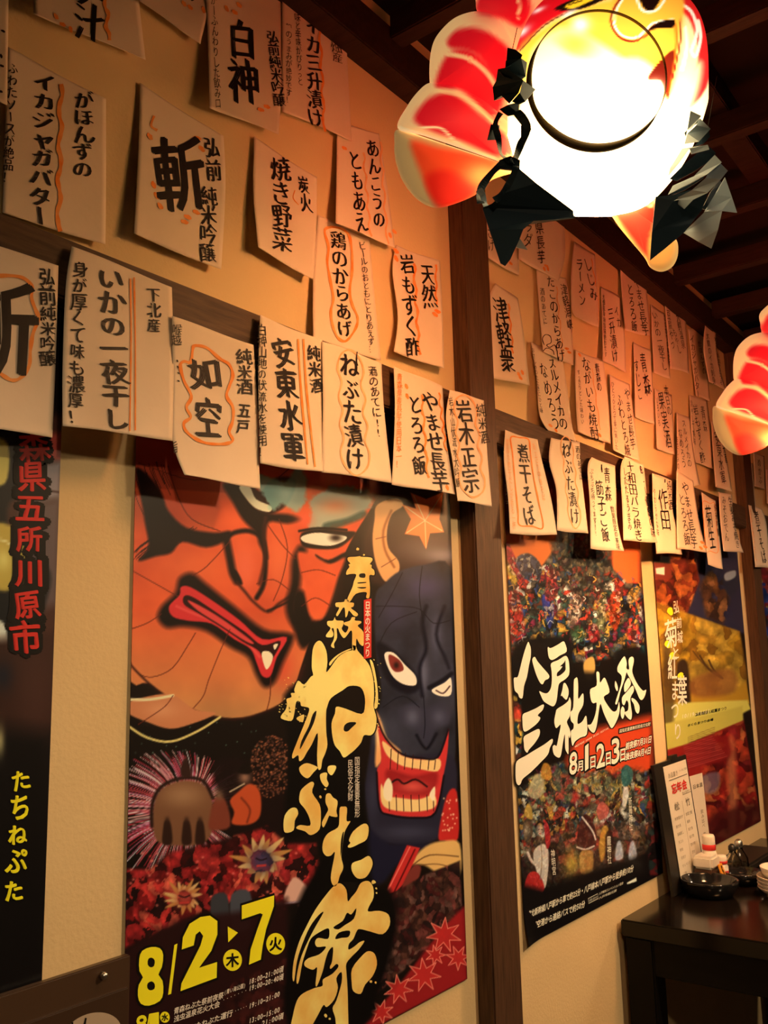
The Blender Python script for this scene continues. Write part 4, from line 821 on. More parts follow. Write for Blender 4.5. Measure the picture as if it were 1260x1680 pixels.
def paint_edge(c):
    c.collage([(1200, 700), (1500, 700), (1500, 1500), (1200, 1500)], [(90, 40, 26), (40, 50, 90), (150, 50, 30), (60, 40, 26), (170, 130, 60), (30, 24, 20), (120, 30, 26)], 9, 121, soft=2)
o = poster_mesh('festival_poster', 3.455, 4.05, 0.745, 1.734, 0.004, 90, 160, (60, 30, 20), paint_edge, None)
tag(o, 'sliver of a dark multicoloured poster beyond the second wooden post', 'poster')
rebase(o, (3.75, -0.004, 0.745))

# ---- dark board pinned on the wall at the foot of the posters
M_BOARD = mat('dark_brown_plastic', (0.060, 0.034, 0.020), 0.32, 0.5)
M_BOARD2 = mat('dark_brown_panel', (0.046, 0.026, 0.016), 0.30, 0.5)
M_STEEL = mat('steel', (0.6, 0.58, 0.55), 0.3, 0.5, metal=1.0)
t = empty('notice_board', (0.6, -0.006, 0.62)); tag(t, 'dark brown notice board with a steel pin and pale oval label', 'notice board')
inv = Matrix.Translation(-t.location)
def under(t, o):
    o.parent = t; o.matrix_parent_inverse = Matrix.Translation(-t.location); return o
zt = float(on_wall([(150, 1587)], 0.016)[0][2]); xr = float(on_wall([(214, 1600)], 0.016)[0][0])
under(t, box('back_panel', 0.34, xr, -0.016, -0.006, 0.62, zt, M_BOARD, bev=0.0015))
under(t, box('cover_sheet', 0.34, xr - 0.004, -0.019, -0.0155, 0.62, zt - 0.034, M_BOARD2, bev=0.001))
p = on_wall([(168, 1600)], 0.017)[0]
pin = lathe('pin', [(0, 0.007), (0.003, 0.0065), (0.0042, 0.004), (0.0042, 0), (0, 0)], M_STEEL, n=16); pin.rotation_euler = (math.pi / 2, 0, 0); pin.location = p
pin.parent = t; pin.matrix_parent_inverse = inv
I = Ink(); a = np.linspace(0, 6.283, 40, endpoint=False); I.add(np.stack([150 + 50 * np.cos(a), 1702 + 40 * np.sin(a) - 10 * np.cos(a)], 1), [tuple(range(40))])
under(t, I.build('oval_label', flat_surf(0.019), mat('oval_label_paper', (0.42, 0.34, 0.26), 0.6), None, .0006, 0))
I = Ink(); I.ribbon([(141, 1670), (137, 1690)], 3); I.ribbon([(119, 1677), (118, 1690)], 3); under(t, I.build('label_marks', flat_surf(0.019), M_BLACKP, None, .0010, 0))

# ================================================================== HANDWRITTEN MENU SLIPS
def slip(label, L, R, base=0.003, lift=0.012, curl=0.004, cols=(), deco=(), group='menu slips on the plaster wall', nu=22, nv=30, ink=None):
    SL = np.array(L, float); SR = np.array(R, float)
    def edge(P, v):
        n = 64; S = spline(P, False, 12) if len(P) > 2 else spline(P, False, 12)
        t = np.linspace(0, 1, len(S)); return np.stack([np.interp(v, t, S[:, 0]), np.interp(v, t, S[:, 1])], 1)
    sd = random.random() * 20
    def offs(u, v):
        return (base + lift * np.clip(v, 0, 1) ** 1.6 + curl * ((1 - u) ** 3 + 0.6 * u ** 3) * (0.35 + 0.65 * v)
                + 0.0012 * np.sin(u * 7 + sd) * np.sin(v * 4 + sd) + 0.0010 * np.sin(u * 3 + v * 6 + sd * 2))
    def surf(V, l):
        V = np.asarray(V, float); vs = np.linspace(-0.1, 1.1, 97)
        A = np.empty((97, 2)); B = np.empty((97, 2)); e0 = edge(SL, np.clip(vs, 0, 1)); e1 = edge(SR, np.clip(vs, 0, 1))
        A[:] = e0; B[:] = e1
        for k, s in ((vs < 0, -1), (vs > 1, 1)):
            if s < 0: A[k] += np.outer(vs[k], SL[-1] - SL[0]); B[k] += np.outer(vs[k], SR[-1] - SR[0])
            else: A[k] += np.outer(vs[k] - 1, SL[-1] - SL[0]); B[k] += np.outer(vs[k] - 1, SR[-1] - SR[0])
        D = B - A
        cr = D[None, :, 0] * (V[:, 1:2] - A[None, :, 1]) - D[None, :, 1] * (V[:, 0:1] - A[None, :, 0])   # grows downwards
        i = np.clip((cr > 0).sum(1) - 1, 0, 95); r = np.arange(len(V)); c0 = cr[r, i]; c1 = cr[r, i + 1]
        f = np.clip(c0 / np.where(np.abs(c0 - c1) < 1e-9, 1, c0 - c1), 0, 1)
        v = vs[i] * (1 - f) + vs[i + 1] * f
        a = A[i] * (1 - f)[:, None] + A[i + 1] * f[:, None]; d = D[i] * (1 - f)[:, None] + D[i + 1] * f[:, None]
        u = ((V - a) * d).sum(1) / (d * d).sum(1)
        return on_wall(V, offs(np.clip(u, 0, 1), np.clip(v, 0, 1)) + l)
    uu, vv = np.meshgrid(np.linspace(0, 1, nu + 1), np.linspace(0, 1, nv + 1)); u = uu.ravel(); v = vv.ravel()
    px = edge(SL, v) * (1 - u)[:, None] + edge(SR, v) * u[:, None]
    px[:, 1] += 1.2 * np.sin(u * 5 + sd) * ((v > .999) | (v < .001)) * np.clip(np.linalg.norm(SR[0] - SL[0]) / 60, 0.2, 1.2)
    P = on_wall(px, offs(u, v))
    n = nu + 1; N = len(P)
    F_ = [(i * n + j, (i + 1) * n + j, (i + 1) * n + j + 1, i * n + j + 1) for i in range(nv) for j in range(nu)]
    B_ = P + np.array([0, 0.0004, 0])
    rim = [i for i in range(n)] + [i * n + nu for i in range(1, nv + 1)] + [nv * n + j for j in range(nu - 1, -1, -1)] + [i * n for i in range(nv - 1, 0, -1)]
    F2 = [tuple(N + k for k in reversed(q)) for q in F_] + [(rim[k], rim[(k + 1) % len(rim)], N + rim[(k + 1) % len(rim)], N + rim[k]) for k in range(len(rim))]
    o = mesh_obj('menu_slip', np.concatenate([P, B_]), F_ + F2, M_PAPER, None, smooth=True)
    rebase(o, P.mean(0)); tag(o, label, 'menu slip', group); inv = Matrix.Translation(-o.location)
    I = Ink(); O = Ink(); Fn = Ink()
    sl = np.linalg.norm(SR - SL[[0] * len(SR)]) * 0
    slope = (SR[0, 1] - SL[0, 1]) / max(SR[0, 0] - SL[0, 0], 1) * 0.2
    for c in cols:                                # every column of writing is a part of its own
        text, x0, y0, x1, y1, wd = c[:6]; k = c[6] if len(c) > 6 else 'k'
        nib = 0.046 if wd > 38 else 0.034 if wd > 18 else 0.014
        J = Ink(); J.column(text, (x0, y0), (x1, y1), wd, slope, None, -0.013 if wd > 18 else -0.010, nib, 0.022)
        nm, m = {'k': ('lettering', M_INK), 'o': ('orange_lettering', M_ORANGE), 'f': ('pale_lettering', M_FAINT)}[k]
        r = J.build(nm, surf, m, None, .0012, .00012); r.parent = o; r.matrix_parent_inverse = inv
    for d in deco:
        T = {'l': O, 'f': Fn, 'k': I}[d[0][0]]
        if d[0][1] == 'l': T.ribbon(d[1], d[2])
        elif d[0][1] == 'o': T.ribbon(d[1], d[2], True)
        elif d[0][1] == 'b':
            ch, a0, b0, a1, b1 = d[1]; T.char(ch, ((a0 + a1) / 2, (b0 + b1) / 2), (a1 - a0, 0), (0, b0 - b1), 0.0, .03, .014, True, shear=-.05)
        elif d[0][1] == 'd':
            for p in d[1]: T.dab(p, d[2], 2.0, random.uniform(.3, 1.3))
    for q, nm, m, lf in ((O, 'orange_marks', M_ORANGE, .0009), (Fn, 'pale_marks', M_FAINT, .0009), (I, 'ink_marks', M_INK, .0012)):
        r = q.build(nm, surf, m, None, lf, .00012)
        if r is not None: r.parent = o; r.matrix_parent_inverse = inv
    return o
def wavy(x0, y0, x1, y1, amp, n=14):
    return [(x0 + (x1 - x0) * k / n + amp * math.sin(k * 1.9), y0 + (y1 - y0) * k / n) for k in range(n + 1)]
def scallop(cx, top, bot, w0, w1, lean=0, n=5, amp=3):
    """a cloud outline round a column of writing"""
    pts = []
    for k in range(2 * n + 1):
        t = k / (2 * n); pts.append((cx + lean * t + w0 / 2 + (w1 - w0) / 2 * t + amp * (1 if k % 2 else -1), top + (bot - top) * (.06 + .88 * t)))
    pts.append((cx + lean, bot)); 
    for k in range(2 * n, -1, -1):
        t = k / (2 * n); pts.append((cx + lean * t - w0 / 2 - (w1 - w0) / 2 * t - amp * (1 if k % 2 else -1), top + (bot - top) * (.04 + .88 * t)))
    pts.append((cx, top)); return pts
UP = 'menu slips on the plaster wall'; LOW = 'menu slips hanging along the wooden rail'
# ---- upper wall, before the first post
slip('edge of a cream menu slip cut off beside the ika jagabata slip', [(-110, -80), (-110, 120)], [(14, -15), (12, 171)], cols=[('地酒', -20, 20, -20, 120, 34)], deco=[('kd', [(5, 51), (2, 92), (3, 108), (1, 150)], 2)])
slip('cream menu slip brushed kaijiru with a wavy orange line, touching the top', [(54, -130), (55, -40), (55, 22)], [(222, -60), (230, 20), (239, 99)], lift=.02, cols=[('貝汁', 148, -52, 146, 66, 50)], deco=[('ll', wavy(172, -20, 178, 66, 3, 8), 6), ('ld', [(92, 27), (103, 40), (116, 48)], 3)])
slip('reddish menu slip with orange dots curling between the kaijiru and shirakami slips', [(226, -100), (227, -30), (228, 2)], [(345, -20), (338, 30), (329, 71)], lift=.015, cols=[('にごり', 318, -90, 316, 4, 22)], deco=[('ld', [(302, 6), (312, 12), (334, 16)], 3)])
slip('menu slip brushed shirakami in two huge characters under the ceiling trim', [(336, -70), (341, 60), (344, 176)], [(463, -15), (463, 120), (457, 221)], lift=.022, curl=.006,
     cols=[('白神', 396, 30, 402, 168, 50), ('弘前純米吟醸', 446, 50, 459, 174, 20), ('さわやかーふんわりした飲み口', 348, -60, 358, 178, 11)], deco=[('ld', [(428, 180), (438, 175), (372, 14), (385, 20), (392, 8)], 3)])
slip('tall narrow menu slip brushed ika sanshozuke beside a wavy orange line', [(464, -90), (463, 60), (463, 182)], [(567, 46), (572, 140), (577, 231)], lift=.012, base=.005,
     cols=[('イカ三升漬け', 513, 28, 518, 208, 27), ('大畑産', 548, 53, 555, 103, 18), ('旨味と辛味がぴりっと', 487, 8, 493, 140, 10), ('麹のうまみが絶妙です！', 474, 38, 474, 170, 11)], deco=[('ll', wavy(524, 34, 532, 216, 2), 4)])
slip('cream menu slip brushed ika jagabata in a big leaning column', [(13, 78), (8, 220), (4, 350)], [(174, 162), (174, 290), (173, 401)], lift=.008,
     cols=[('イカジャガバター', 74, 120, 65, 368, 42), ('がほんずの', 138, 150, 136, 292, 36), ('ふわたソースが絶品！', 22, 102, 12, 300, 19)], deco=[('ll', wavy(100, 138, 96, 380, 3), 7)])
slip('curling menu slip with one huge zan character amid orange dashes', [(230, 137), (227, 250), (220, 384)], [(367, 224), (370, 310), (363, 443)], lift=.012, curl=.006,
     cols=[('弘前', 346, 222, 352, 298, 30), ('純米吟醸', 344, 306, 340, 430, 27)], deco=[('kb', ('斬', 257, 228, 333, 342)), ('ll', [(253, 190), (248, 206), (258, 214)], 4), ('ld', [(246, 224), (324, 227), (331, 244), (252, 303), (257, 321), (263, 338), (322, 348), (308, 356), (303, 364)], 3.5)])
slip('reddish menu slip brushed sumibi yakiyasai with its corner lifted', [(417, 225), (416, 320), (424, 407)], [(520, 291), (519, 380), (514, 459)], lift=.016, curl=.009,
     cols=[('焼き野菜', 460, 258, 464, 412, 34), ('炭火', 496, 288, 504, 348, 20)], deco=[('ll', [(484, 312), (481, 325), (490, 336)], 1.5)])
slip('menu slip brushed ankou no tomoae in two slender columns', [(553, 201), (552, 290), (551, 367)], [(622, 218), (636, 310), (648, 405)], lift=.018, base=.005,
     cols=[('あんこうの', 610, 228, 623, 374, 22), ('ともあえ', 581, 246, 594, 380, 22)], deco=[('fl', wavy(596, 250, 608, 388, 2), 3), ('fl', wavy(624, 232, 636, 400, 2), 3), ('ld', [(640, 386), (647, 380), (565, 243)], 2.5)])
slip('menu slip brushed tori no karaage inside a wavy orange outline', [(522, 354), (514, 460), (514, 556)], [(606, 391), (616, 500), (625, 591)], lift=.010, base=.004,
     cols=[('鶏のからあげ', 554, 380, 567, 553, 27), ('ビールのおともにとりあえず…', 594, 396, 611, 580, 12)], deco=[('lo', [(533, 377), (552, 373), (570, 382), (576, 400), (578, 430), (577, 452), (574, 478), (578, 500), (586, 518), (586, 532), (578, 548), (566, 560), (553, 552), (545, 530), (543, 510), (547, 490), (542, 460), (537, 430), (539, 405)], 4)])
slip('menu slip brushed tennen iwa mozuku su, edge against the first post', [(650, 402), (644, 445), (653, 520), (646, 577)], [(722, 429), (725, 490), (727, 540), (729, 606)], lift=.014, curl=.008,
     cols=[('天然', 700, 432, 706, 504, 24), ('岩もずく酢', 667, 416, 678, 586, 26)], deco=[('ll', wavy(679, 432, 688, 582, 2), 4), ('ll', wavy(715, 434, 716, 500, 1.2, 8), 3), ('ld', [(714, 516), (718, 511), (650, 412), (650, 424)], 3)])
# ---- hanging along the rail, before the first post
slip('cream slip with one big sliced-off zan character in an orange outline', [(-110, 372), (-112, 520), (-112, 690)], [(96, 435), (92, 575), (86, 717)], base=.034, lift=.018, curl=.003, group=LOW,
     cols=[('弘前', 77, 438, 78, 500, 29), ('純米吟醸', 79, 502, 78, 600, 28)], deco=[('kb', ('斬', -56, 462, 57, 612)), ('ll', [(-30, 456), (10, 452), (38, 456), (52, 470), (52, 490), (60, 512), (64, 522), (54, 548), (50, 575), (48, 600), (36, 618), (22, 624), (8, 618), (-10, 604), (-30, 590)], 6)])
slip('wide cream slip brushed shimokita san ika no ichiyaboshi beside a double orange line', [(118, 404), (108, 470), (103, 600), (103, 699)], [(282, 470), (285, 600), (283, 722)], base=.034, lift=.024, curl=.004, group=LOW,
     cols=[('いかの一夜干し', 182, 438, 192, 706, 48), ('下北産', 252, 471, 253, 546, 25), ('身が厚くて味も濃厚！', 132, 428, 123, 697, 28)], deco=[('ll', [(214, 457), (215, 560), (213, 707)], 2.6), ('ll', [(220, 455), (222, 560), (222, 706)], 2.6)])
slip('cream slip brushed nyoku in a bumpy orange outline, lowest on the rail', [(282, 519), (283, 620), (283, 720), (303, 780)], [(416, 565), (422, 660), (425, 760), (427, 801)], base=.038, lift=.022, curl=.004, group=LOW,
     cols=[('如', 336, 586, 337, 640, 60), ('空', 342, 650, 342, 720, 50), ('純米酒', 401, 573, 402, 646, 26), ('五戸', 402, 660, 398, 712, 25), ('喉越', 291, 532, 289, 566, 16), ('旨', 287, 722, 288, 744, 10)],
     deco=[('lo', [(316, 575), (320, 567), (340, 571), (360, 588), (376, 598), (382, 616), (376, 634), (372, 650), (382, 668), (382, 690), (376, 708), (382, 722), (370, 728), (345, 728), (325, 722), (306, 708), (302, 694), (313, 684), (306, 668), (314, 650), (302, 625), (296, 600), (302, 593), (313, 594)], 5), ('kd', [(291, 592), (292, 602), (293, 612), (293, 625)], 1.2)])
slip('slip brushed ando suigun with a double orange line down its middle', [(427, 517), (424, 620), (427, 761)], [(529, 559), (528, 660), (530, 775)], base=.039, lift=.016, curl=.003, group=LOW,
     cols=[('安東水軍', 462, 552, 484, 758, 40), ('純米酒', 514, 566, 520, 646, 24), ('白神山地の伏流水を使用！', 430, 532, 431, 750, 16)], deco=[('ll', [(489, 556), (494, 640), (505, 762)], 3.2), ('ll', [(498, 556), (503, 640), (517, 766)], 3.2)])
slip('slip brushed sake no ate ni nebuta zuke in a pale wavy outline', [(528, 560), (530, 660), (528, 775)], [(626, 594), (630, 670), (643, 791)], base=.041, lift=.014, curl=.003, group=LOW,
     cols=[('ねぶた漬け', 572, 580, 584, 772, 32), ('酒のあてに!!', 611, 600, 622, 718, 16)], deco=[('fo', scallop(574, 574, 780, 36, 42, 10, 4, 3), 3), ('kl', [(586, 577), (585, 592), (587, 600)], 2)])
slip('slip brushed yamase nagaimo tororo meshi with orange side writing, just before the first post', [(646, 600), (648, 680), (643, 794)], [(726, 634), (733, 727), (747, 812)], base=.038, lift=.016, curl=.004, group=LOW,
     cols=[('やませ長芋', 704, 643, 724, 805, 28), ('とろろ飯', 680, 646, 690, 780, 25), ('青森県産長芋使用日本一！', 656, 612, 654, 768, 10, 'o')], deco=[('ll', wavy(692, 648, 702, 784, 2), 3.4), ('ll', wavy(720, 644, 732, 740, 2), 2.4), ('ld', [(734, 800), (667, 634), (668, 650)], 2.5)])
slip('slip brushed iwaki masamune in a pale outline, hanging across the first post', [(738, 640), (732, 690), (743, 760), (751, 822)], [(794, 656), (800, 750), (807, 830)], base=.046, lift=.012, curl=.003, group=LOW,
     cols=[('岩木正宗', 760, 655, 774, 806, 27), ('純米酒', 788, 662, 796, 728, 17), ('岩木山伏流水大吟醸', 739, 650, 752, 800, 8)], deco=[('fo', scallop(762, 648, 816, 32, 38, 14, 4, 2.5), 3)])
# ---- upper wall between the posts
slip('mostly hidden slip behind the dark paper ornament beside the first post', [(796, 350), (797, 422)], [(850, 380), (852, 452)], cols=[('さけ', 804, 372, 806, 412, 12)], deco=[('ld', [(838, 432)], 2)], nu=10, nv=12)
slip('slip brushed nagaimo no sarada peeking out beneath the dark ornament', [(850, 330), (851, 424)], [(926, 369), (927, 420), (916, 462)], cols=[('青森県長芋', 881, 312, 889, 434, 16), ('サラダ', 868, 340, 866, 405, 15)], deco=[('ld', [(896, 436), (899, 441), (893, 441)], 2)], lift=.01, nu=12, nv=16)
slip('slip brushed tsugaru shu in three large characters beside the first post', [(813, 464), (798, 502), (801, 560), (803, 618)], [(850, 490), (859, 545), (864, 590), (869, 633)], lift=.016, curl=.007, cols=[('津軽衆', 819, 488, 835, 611, 24)], deco=[('ll', wavy(834, 498, 842, 580, 1.4, 10), 2.5), ('ld', [(851, 614), (857, 611), (854, 620)], 2.2)], nu=14, nv=18)
slip('slip brushed tako no karaage with an octopus doodle', [(880, 442), (885, 510), (891, 578)], [(928, 456), (937, 510), (941, 599)], lift=.012, curl=.006, base=.004, cols=[('たこのからあげ', 902, 452, 921, 593, 14), ('津軽海峡', 924, 466, 936, 541, 11), ('酒のあてに', 889, 472, 895, 533, 8)],
     deco=[('kl', [(893, 566), (890, 556), (895, 549), (903, 552), (904, 562), (897, 566), (902, 570), (910, 566), (914, 576)], 1.2), ('kl', [(891, 576), (897, 571), (907, 575), (909, 582)], 1.2), ('fl', wavy(913, 470, 924, 585, 1.2), 1.8), ('ld', [(930, 572), (934, 578)], 2)], nu=14, nv=18)
slip('slip brushed shijimi ramen in two short columns under the trim', [(942, 397), (937, 450), (938, 506), (946, 521)], [(976, 417), (980, 475), (982, 537)], lift=.014, curl=.008, cols=[('しじみ', 962, 422, 976, 494, 14), ('ラーメン', 950, 424, 956, 502, 12)], deco=[('ll', wavy(970, 424, 978, 470, .8, 6), 1.2)], nu=12, nv=16)
slip('slip brushed ika sanshozuke with tiny side notes, between the shijimi and tororo slips', [(986, 470), (988, 530), (989, 592)], [(1018, 487), (1025, 550), (1027, 611)], lift=.010, cols=[('イカ', 1010, 502, 1017, 538, 9), ('三升漬け', 1001, 503, 1010, 595, 12), ('大畑産辛味旨味絶妙です', 990, 482, 994, 586, 4.5)], nu=12, nv=16)
slip('slip brushed yamase nagaimo tororo meshi right under the ceiling trim', [(1017, 424), (1020, 480), (1026, 543)], [(1059, 463), (1064, 505), (1067, 551)], lift=.012, curl=.006, base=.005, cols=[('やませ長芋', 1044, 454, 1060, 550, 12), ('とろろ飯', 1033, 465, 1042, 545, 11)], nu=12, nv=16)
slip('slip brushed aomori sujiko with a long plain foot', [(1039, 561), (1041, 620), (1042, 684)], [(1068, 575), (1071, 630), (1074, 697)], lift=.008, curl=.006, cols=[('青森', 1053, 577, 1064, 648, 12), ('すじこ', 1043, 588, 1051, 658, 9)], nu=12, nv=16)
slip('slip brushed ika no ichiyaboshi in one thin column near the second post', [(1068, 500), (1070, 560), (1073, 612)], [(1090, 514), (1096, 570), (1100, 622)], lift=.010, cols=[('いかの一夜干し', 1073, 510, 1091, 608, 10)], nu=10, nv=14)
slip('slip crowded with four thin columns brushed owani onsen moyashi', [(1090, 491), (1095, 550), (1100, 604)], [(1124, 512), (1128, 560), (1131, 613)], lift=.012, base=.005, cols=[('大鰐温泉', 1111, 513, 1122, 572, 6.5), ('もやし', 1105, 538, 1116, 580, 6), ('豆腐やつ', 1096, 508, 1105, 574, 6.5), ('こだわりの味です', 1090, 516, 1099, 602, 4)], nu=10, nv=14)
slip('long slip brushed gahonzu no ika jagabata against the second post', [(1129, 540), (1136, 600), (1142, 649)], [(1155, 538), (1160, 600), (1165, 658)], lift=.008, cols=[('イカジャガバター', 1135, 550, 1146, 652, 8), ('がほんずの', 1147, 558, 1156, 614, 6)], nu=10, nv=14)
slip('slip with a pointed lifted top corner overlapping the second post', [(1158, 526), (1154, 570), (1163, 626)], [(1174, 542), (1178, 590), (1191, 640)], lift=.012, base=.045, cols=[('大間のイカ刺身', 1160, 545, 1172, 630, 6), ('わさび醤油でどうぞ', 1174, 552, 1184, 632, 5)], nu=10, nv=14)
slip('slip high on the wall just beyond the second post', [(1200, 563), (1204, 600), (1207, 641)], [(1240, 590), (1243, 620), (1246, 661)], cols=[('め', 1212, 616, 1213, 632, 10)], deco=[('ll', wavy(1223, 588, 1222, 640, .8, 8), 2)], nu=10, nv=12)
slip('slip brushed surume ika no namerou bending over the wooden rail', [(871, 561), (880, 620), (885, 680), (899, 706)], [(923, 590), (931, 640), (938, 695), (945, 723)], lift=.020, curl=.010, base=.006, cols=[('スルメイカの', 904, 586, 926, 704, 14), ('なめろう', 889, 594, 914, 706, 14), ('おさしみのたたきにひと味', 874, 570, 889, 678, 5)], deco=[('ld', [(903, 698), (912, 706)], 2)], nu=14, nv=20)
slip('slip brushed aomori no nagaimo shochu, lifted off the wall above the rail', [(944, 574), (944, 640), (948, 708)], [(990, 592), (998, 660), (1002, 729)], lift=.012, curl=.008, cols=[('ながいも焼酎', 960, 586, 977, 722, 15), ('青森の', 979, 596, 984, 642, 8), ('すっきりとした味わい', 949, 606, 956, 696, 5.5)], deco=[('fl', wavy(971, 604, 985, 705, 1, 10), 1.6), ('ld', [(984, 714), (951, 582)], 2)], nu=12, nv=18)
slip('slip brushed yamase nagaimo fuwatoro yaki hanging onto the rail', [(1000, 614), (1003, 680), (1006, 738)], [(1033, 631), (1041, 690), (1050, 758)], lift=.014, curl=.006, base=.006, cols=[('やませ長芋', 1028, 636, 1039, 738, 10), ('ふわとろ焼', 1015, 646, 1031, 748, 10), ('ひとつひとつ丁寧に焼いた', 1005, 626, 1012, 738, 5)], nu=12, nv=18)
slip('slip brushed honjitsu no kajitsushu above the rail gap', [(1074, 638), (1076, 690), (1078, 737)], [(1102, 648), (1105, 700), (1107, 746)], lift=.008, cols=[('果実酒', 1083, 642, 1098, 735, 11), ('本日の', 1092, 632, 1099, 682, 8), ('いろいろ', 1078, 650, 1082, 700, 4)], nu=10, nv=14)
slip('long pale slip brushed surume ika no namerou dropping over the rail', [(1110, 676), (1111, 740), (1111, 802)], [(1132, 686), (1138, 740), (1149, 796)], lift=.024, base=.008, cols=[('スルメイカの', 1121, 688, 1132, 766, 7), ('なめろう', 1115, 702, 1123, 768, 7), ('おさしみの', 1111, 715, 1113, 770, 3.5)], nu=10, nv=14)
slip('slip brushed iwa mozuku su above the rail near the second post', [(1131, 648), (1134, 700), (1138, 758)], [(1160, 656), (1166, 710), (1171, 769)], lift=.012, base=.005, cols=[('岩もずく酢', 1140, 662, 1154, 760, 9), ('青森', 1152, 666, 1158, 710, 7), ('冷やして美味', 1134, 656, 1140, 730, 4)], nu=10, nv=14)
slip('slip brushed ando suigun beside the second post', [(1167, 691), (1170, 745), (1174, 799)], [(1183, 703), (1191, 745), (1201, 806)], lift=.030, base=.016, cols=[('安東水軍', 1175, 706, 1188, 794, 9), ('純米酒', 1183, 712, 1192, 760, 4.5)], nu=10, nv=14)
# ---- hanging along the rail between the posts
slip('slip brushed niboshi soba inside an orange rectangle, hanging past the first post', [(829, 706), (827, 755), (834, 820), (837, 876)], [(882, 722), (889, 755), (905, 822), (914, 878)], base=.034, lift=.022, curl=.004, group=LOW,
     cols=[('煮干そば', 857, 726, 870, 862, 21), ('濃厚な煮干だしが香る一杯', 832, 720, 844, 868, 6, 'f'), ('あっさり中華そば', 875, 726, 893, 822, 6, 'f')], deco=[('lo', [(838, 718), (852, 718), (867, 721), (870, 740), (875, 780), (883, 820), (891, 865), (872, 863), (852, 861), (850, 840), (845, 790), (841, 745)], 2.2)], nu=14, nv=18)
slip('slip brushed nebuta zuke in a pale oval outline with a torn top', [(904, 718), (901, 757), (913, 805), (914, 870)], [(951, 726), (953, 770), (957, 805), (965, 876)], base=.036, lift=.018, curl=.003, group=LOW, cols=[('ねぶた漬け', 927, 725, 945, 860, 15), ('酒のあてに', 947, 732, 954, 788, 7)], deco=[('fo', scallop(929, 716, 867, 18, 18, 15, 4, 1.5), 1.8), ('kl', [(937, 724), (936, 732), (934, 737)], 1.8)], nu=12, nv=18)
slip('slip brushed aomori sujiko gohan with a notched top edge', [(971, 750), (964, 768), (968, 830), (969, 900)], [(1009, 765), (1011, 810), (1013, 857), (1024, 905)], base=.036, lift=.016, curl=.004, group=LOW, cols=[('青森', 995, 765, 999, 824, 12), ('筋子ご飯', 982, 787, 995, 890, 14), ('ぷちぷち待ってます!!', 970, 768, 978, 880, 6.5), ('数量限定の美味', 1004, 830, 1015, 902, 6.5)], deco=[('kl', [(987, 762), (987, 768), (988, 775)], 2.2)], nu=12, nv=18)
slip('slip brushed towada bara yaki flanked by two thin columns', [(1025, 749), (1018, 770), (1021, 830), (1023, 887)], [(1056, 762), (1060, 800), (1064, 840), (1079, 890)], base=.038, lift=.014, curl=.004, group=LOW, cols=[('十和田バラ焼き', 1033, 756, 1049, 887, 14), ('したたるうまみ', 1025, 766, 1034, 870, 7), ('B-1優勝の味', 1051, 762, 1073, 882, 7)], nu=12, nv=18)
slip('slip brushed sakuta in two bold characters with a bare foot', [(1070, 776), (1071, 820), (1073, 859), (1077, 908)], [(1102, 788), (1104, 839), (1111, 870), (1119, 909)], base=.038, lift=.014, curl=.003, group=LOW, cols=[('作田', 1086, 802, 1094, 870, 16), ('純米酒', 1097, 788, 1101, 836, 7), ('やわらかな味', 1073, 800, 1080, 880, 4)], deco=[('kl', [(1091, 786), (1091, 792)], 1.6)], nu=12, nv=16)
slip('slip brushed yamase nagaimo tororo meshi, pinkest on the rail, orange mark at its foot', [(1110, 772), (1110, 840), (1111, 900)], [(1137, 788), (1147, 855), (1160, 906)], base=.040, lift=.014, curl=.003, group=LOW, cols=[('やませ長芋', 1123, 790, 1140, 900, 12), ('とろろ飯', 1117, 808, 1129, 895, 11)], deco=[('ld', [(1152, 890), (1157, 897), (1150, 899)], 2)], nu=12, nv=16)
slip('narrow slip brushed kiku in a thin orange rectangle, reaching lowest', [(1151, 808), (1155, 855), (1159, 900), (1162, 927)], [(1174, 822), (1181, 885), (1186, 934)], base=.041, lift=.012, curl=.003, group=LOW, cols=[('菊生', 1161, 830, 1170, 900, 11), ('純米吟醸', 1173, 826, 1180, 880, 5)], deco=[('lo', [(1153, 824), (1165, 826), (1173, 828), (1176, 870), (1178, 905), (1165, 904), (1158, 903), (1155, 860)], 1)], nu=10, nv=16)
slip('last slip on the rail before the second post, two thin columns', [(1179, 807), (1182, 859), (1187, 904)], [(1201, 812), (1205, 859), (1220, 907)], base=.038, lift=.012, curl=.004, group=LOW, cols=[('生姜みそ焼き', 1197, 815, 1211, 900, 7), ('みそおでん', 1187, 813, 1193, 888, 7)], nu=10, nv=16)
# ---- beyond the second post
slip('slip brushed niboshi soba hanging beyond the second post', [(1228, 828), (1234, 880), (1239, 930)], [(1250, 835), (1258, 863), (1263, 932)], base=.036, lift=.012, group=LOW, cols=[('煮干そば', 1240, 838, 1255, 924, 8), ('濃厚な煮干だし', 1231, 834, 1241, 920, 3.5, 'f')], nu=10, nv=14)
slip('narrow slip of small writing under the second lantern fin', [(1220, 755), (1223, 790), (1226, 826)], [(1235, 761), (1237, 795), (1240, 835)], base=.010, cols=[('米沢漬', 1229, 764, 1234, 814, 6)], nu=8, nv=12)
slip('pinkish slip partly under the second lantern fin beyond the post', [(1236, 742), (1237, 770), (1238, 798)], [(1254, 748), (1255, 776), (1256, 803)], cols=[('めかぶ', 1245, 752, 1248, 794, 6)], nu=8, nv=12)
slip('slip cut by the picture edge beyond the second post', [(1256, 770), (1257, 800), (1258, 826)], [(1290, 780), (1292, 815), (1294, 850)], cols=[('酒', 1266, 790, 1268, 810, 8)], nu=8, nv=12)

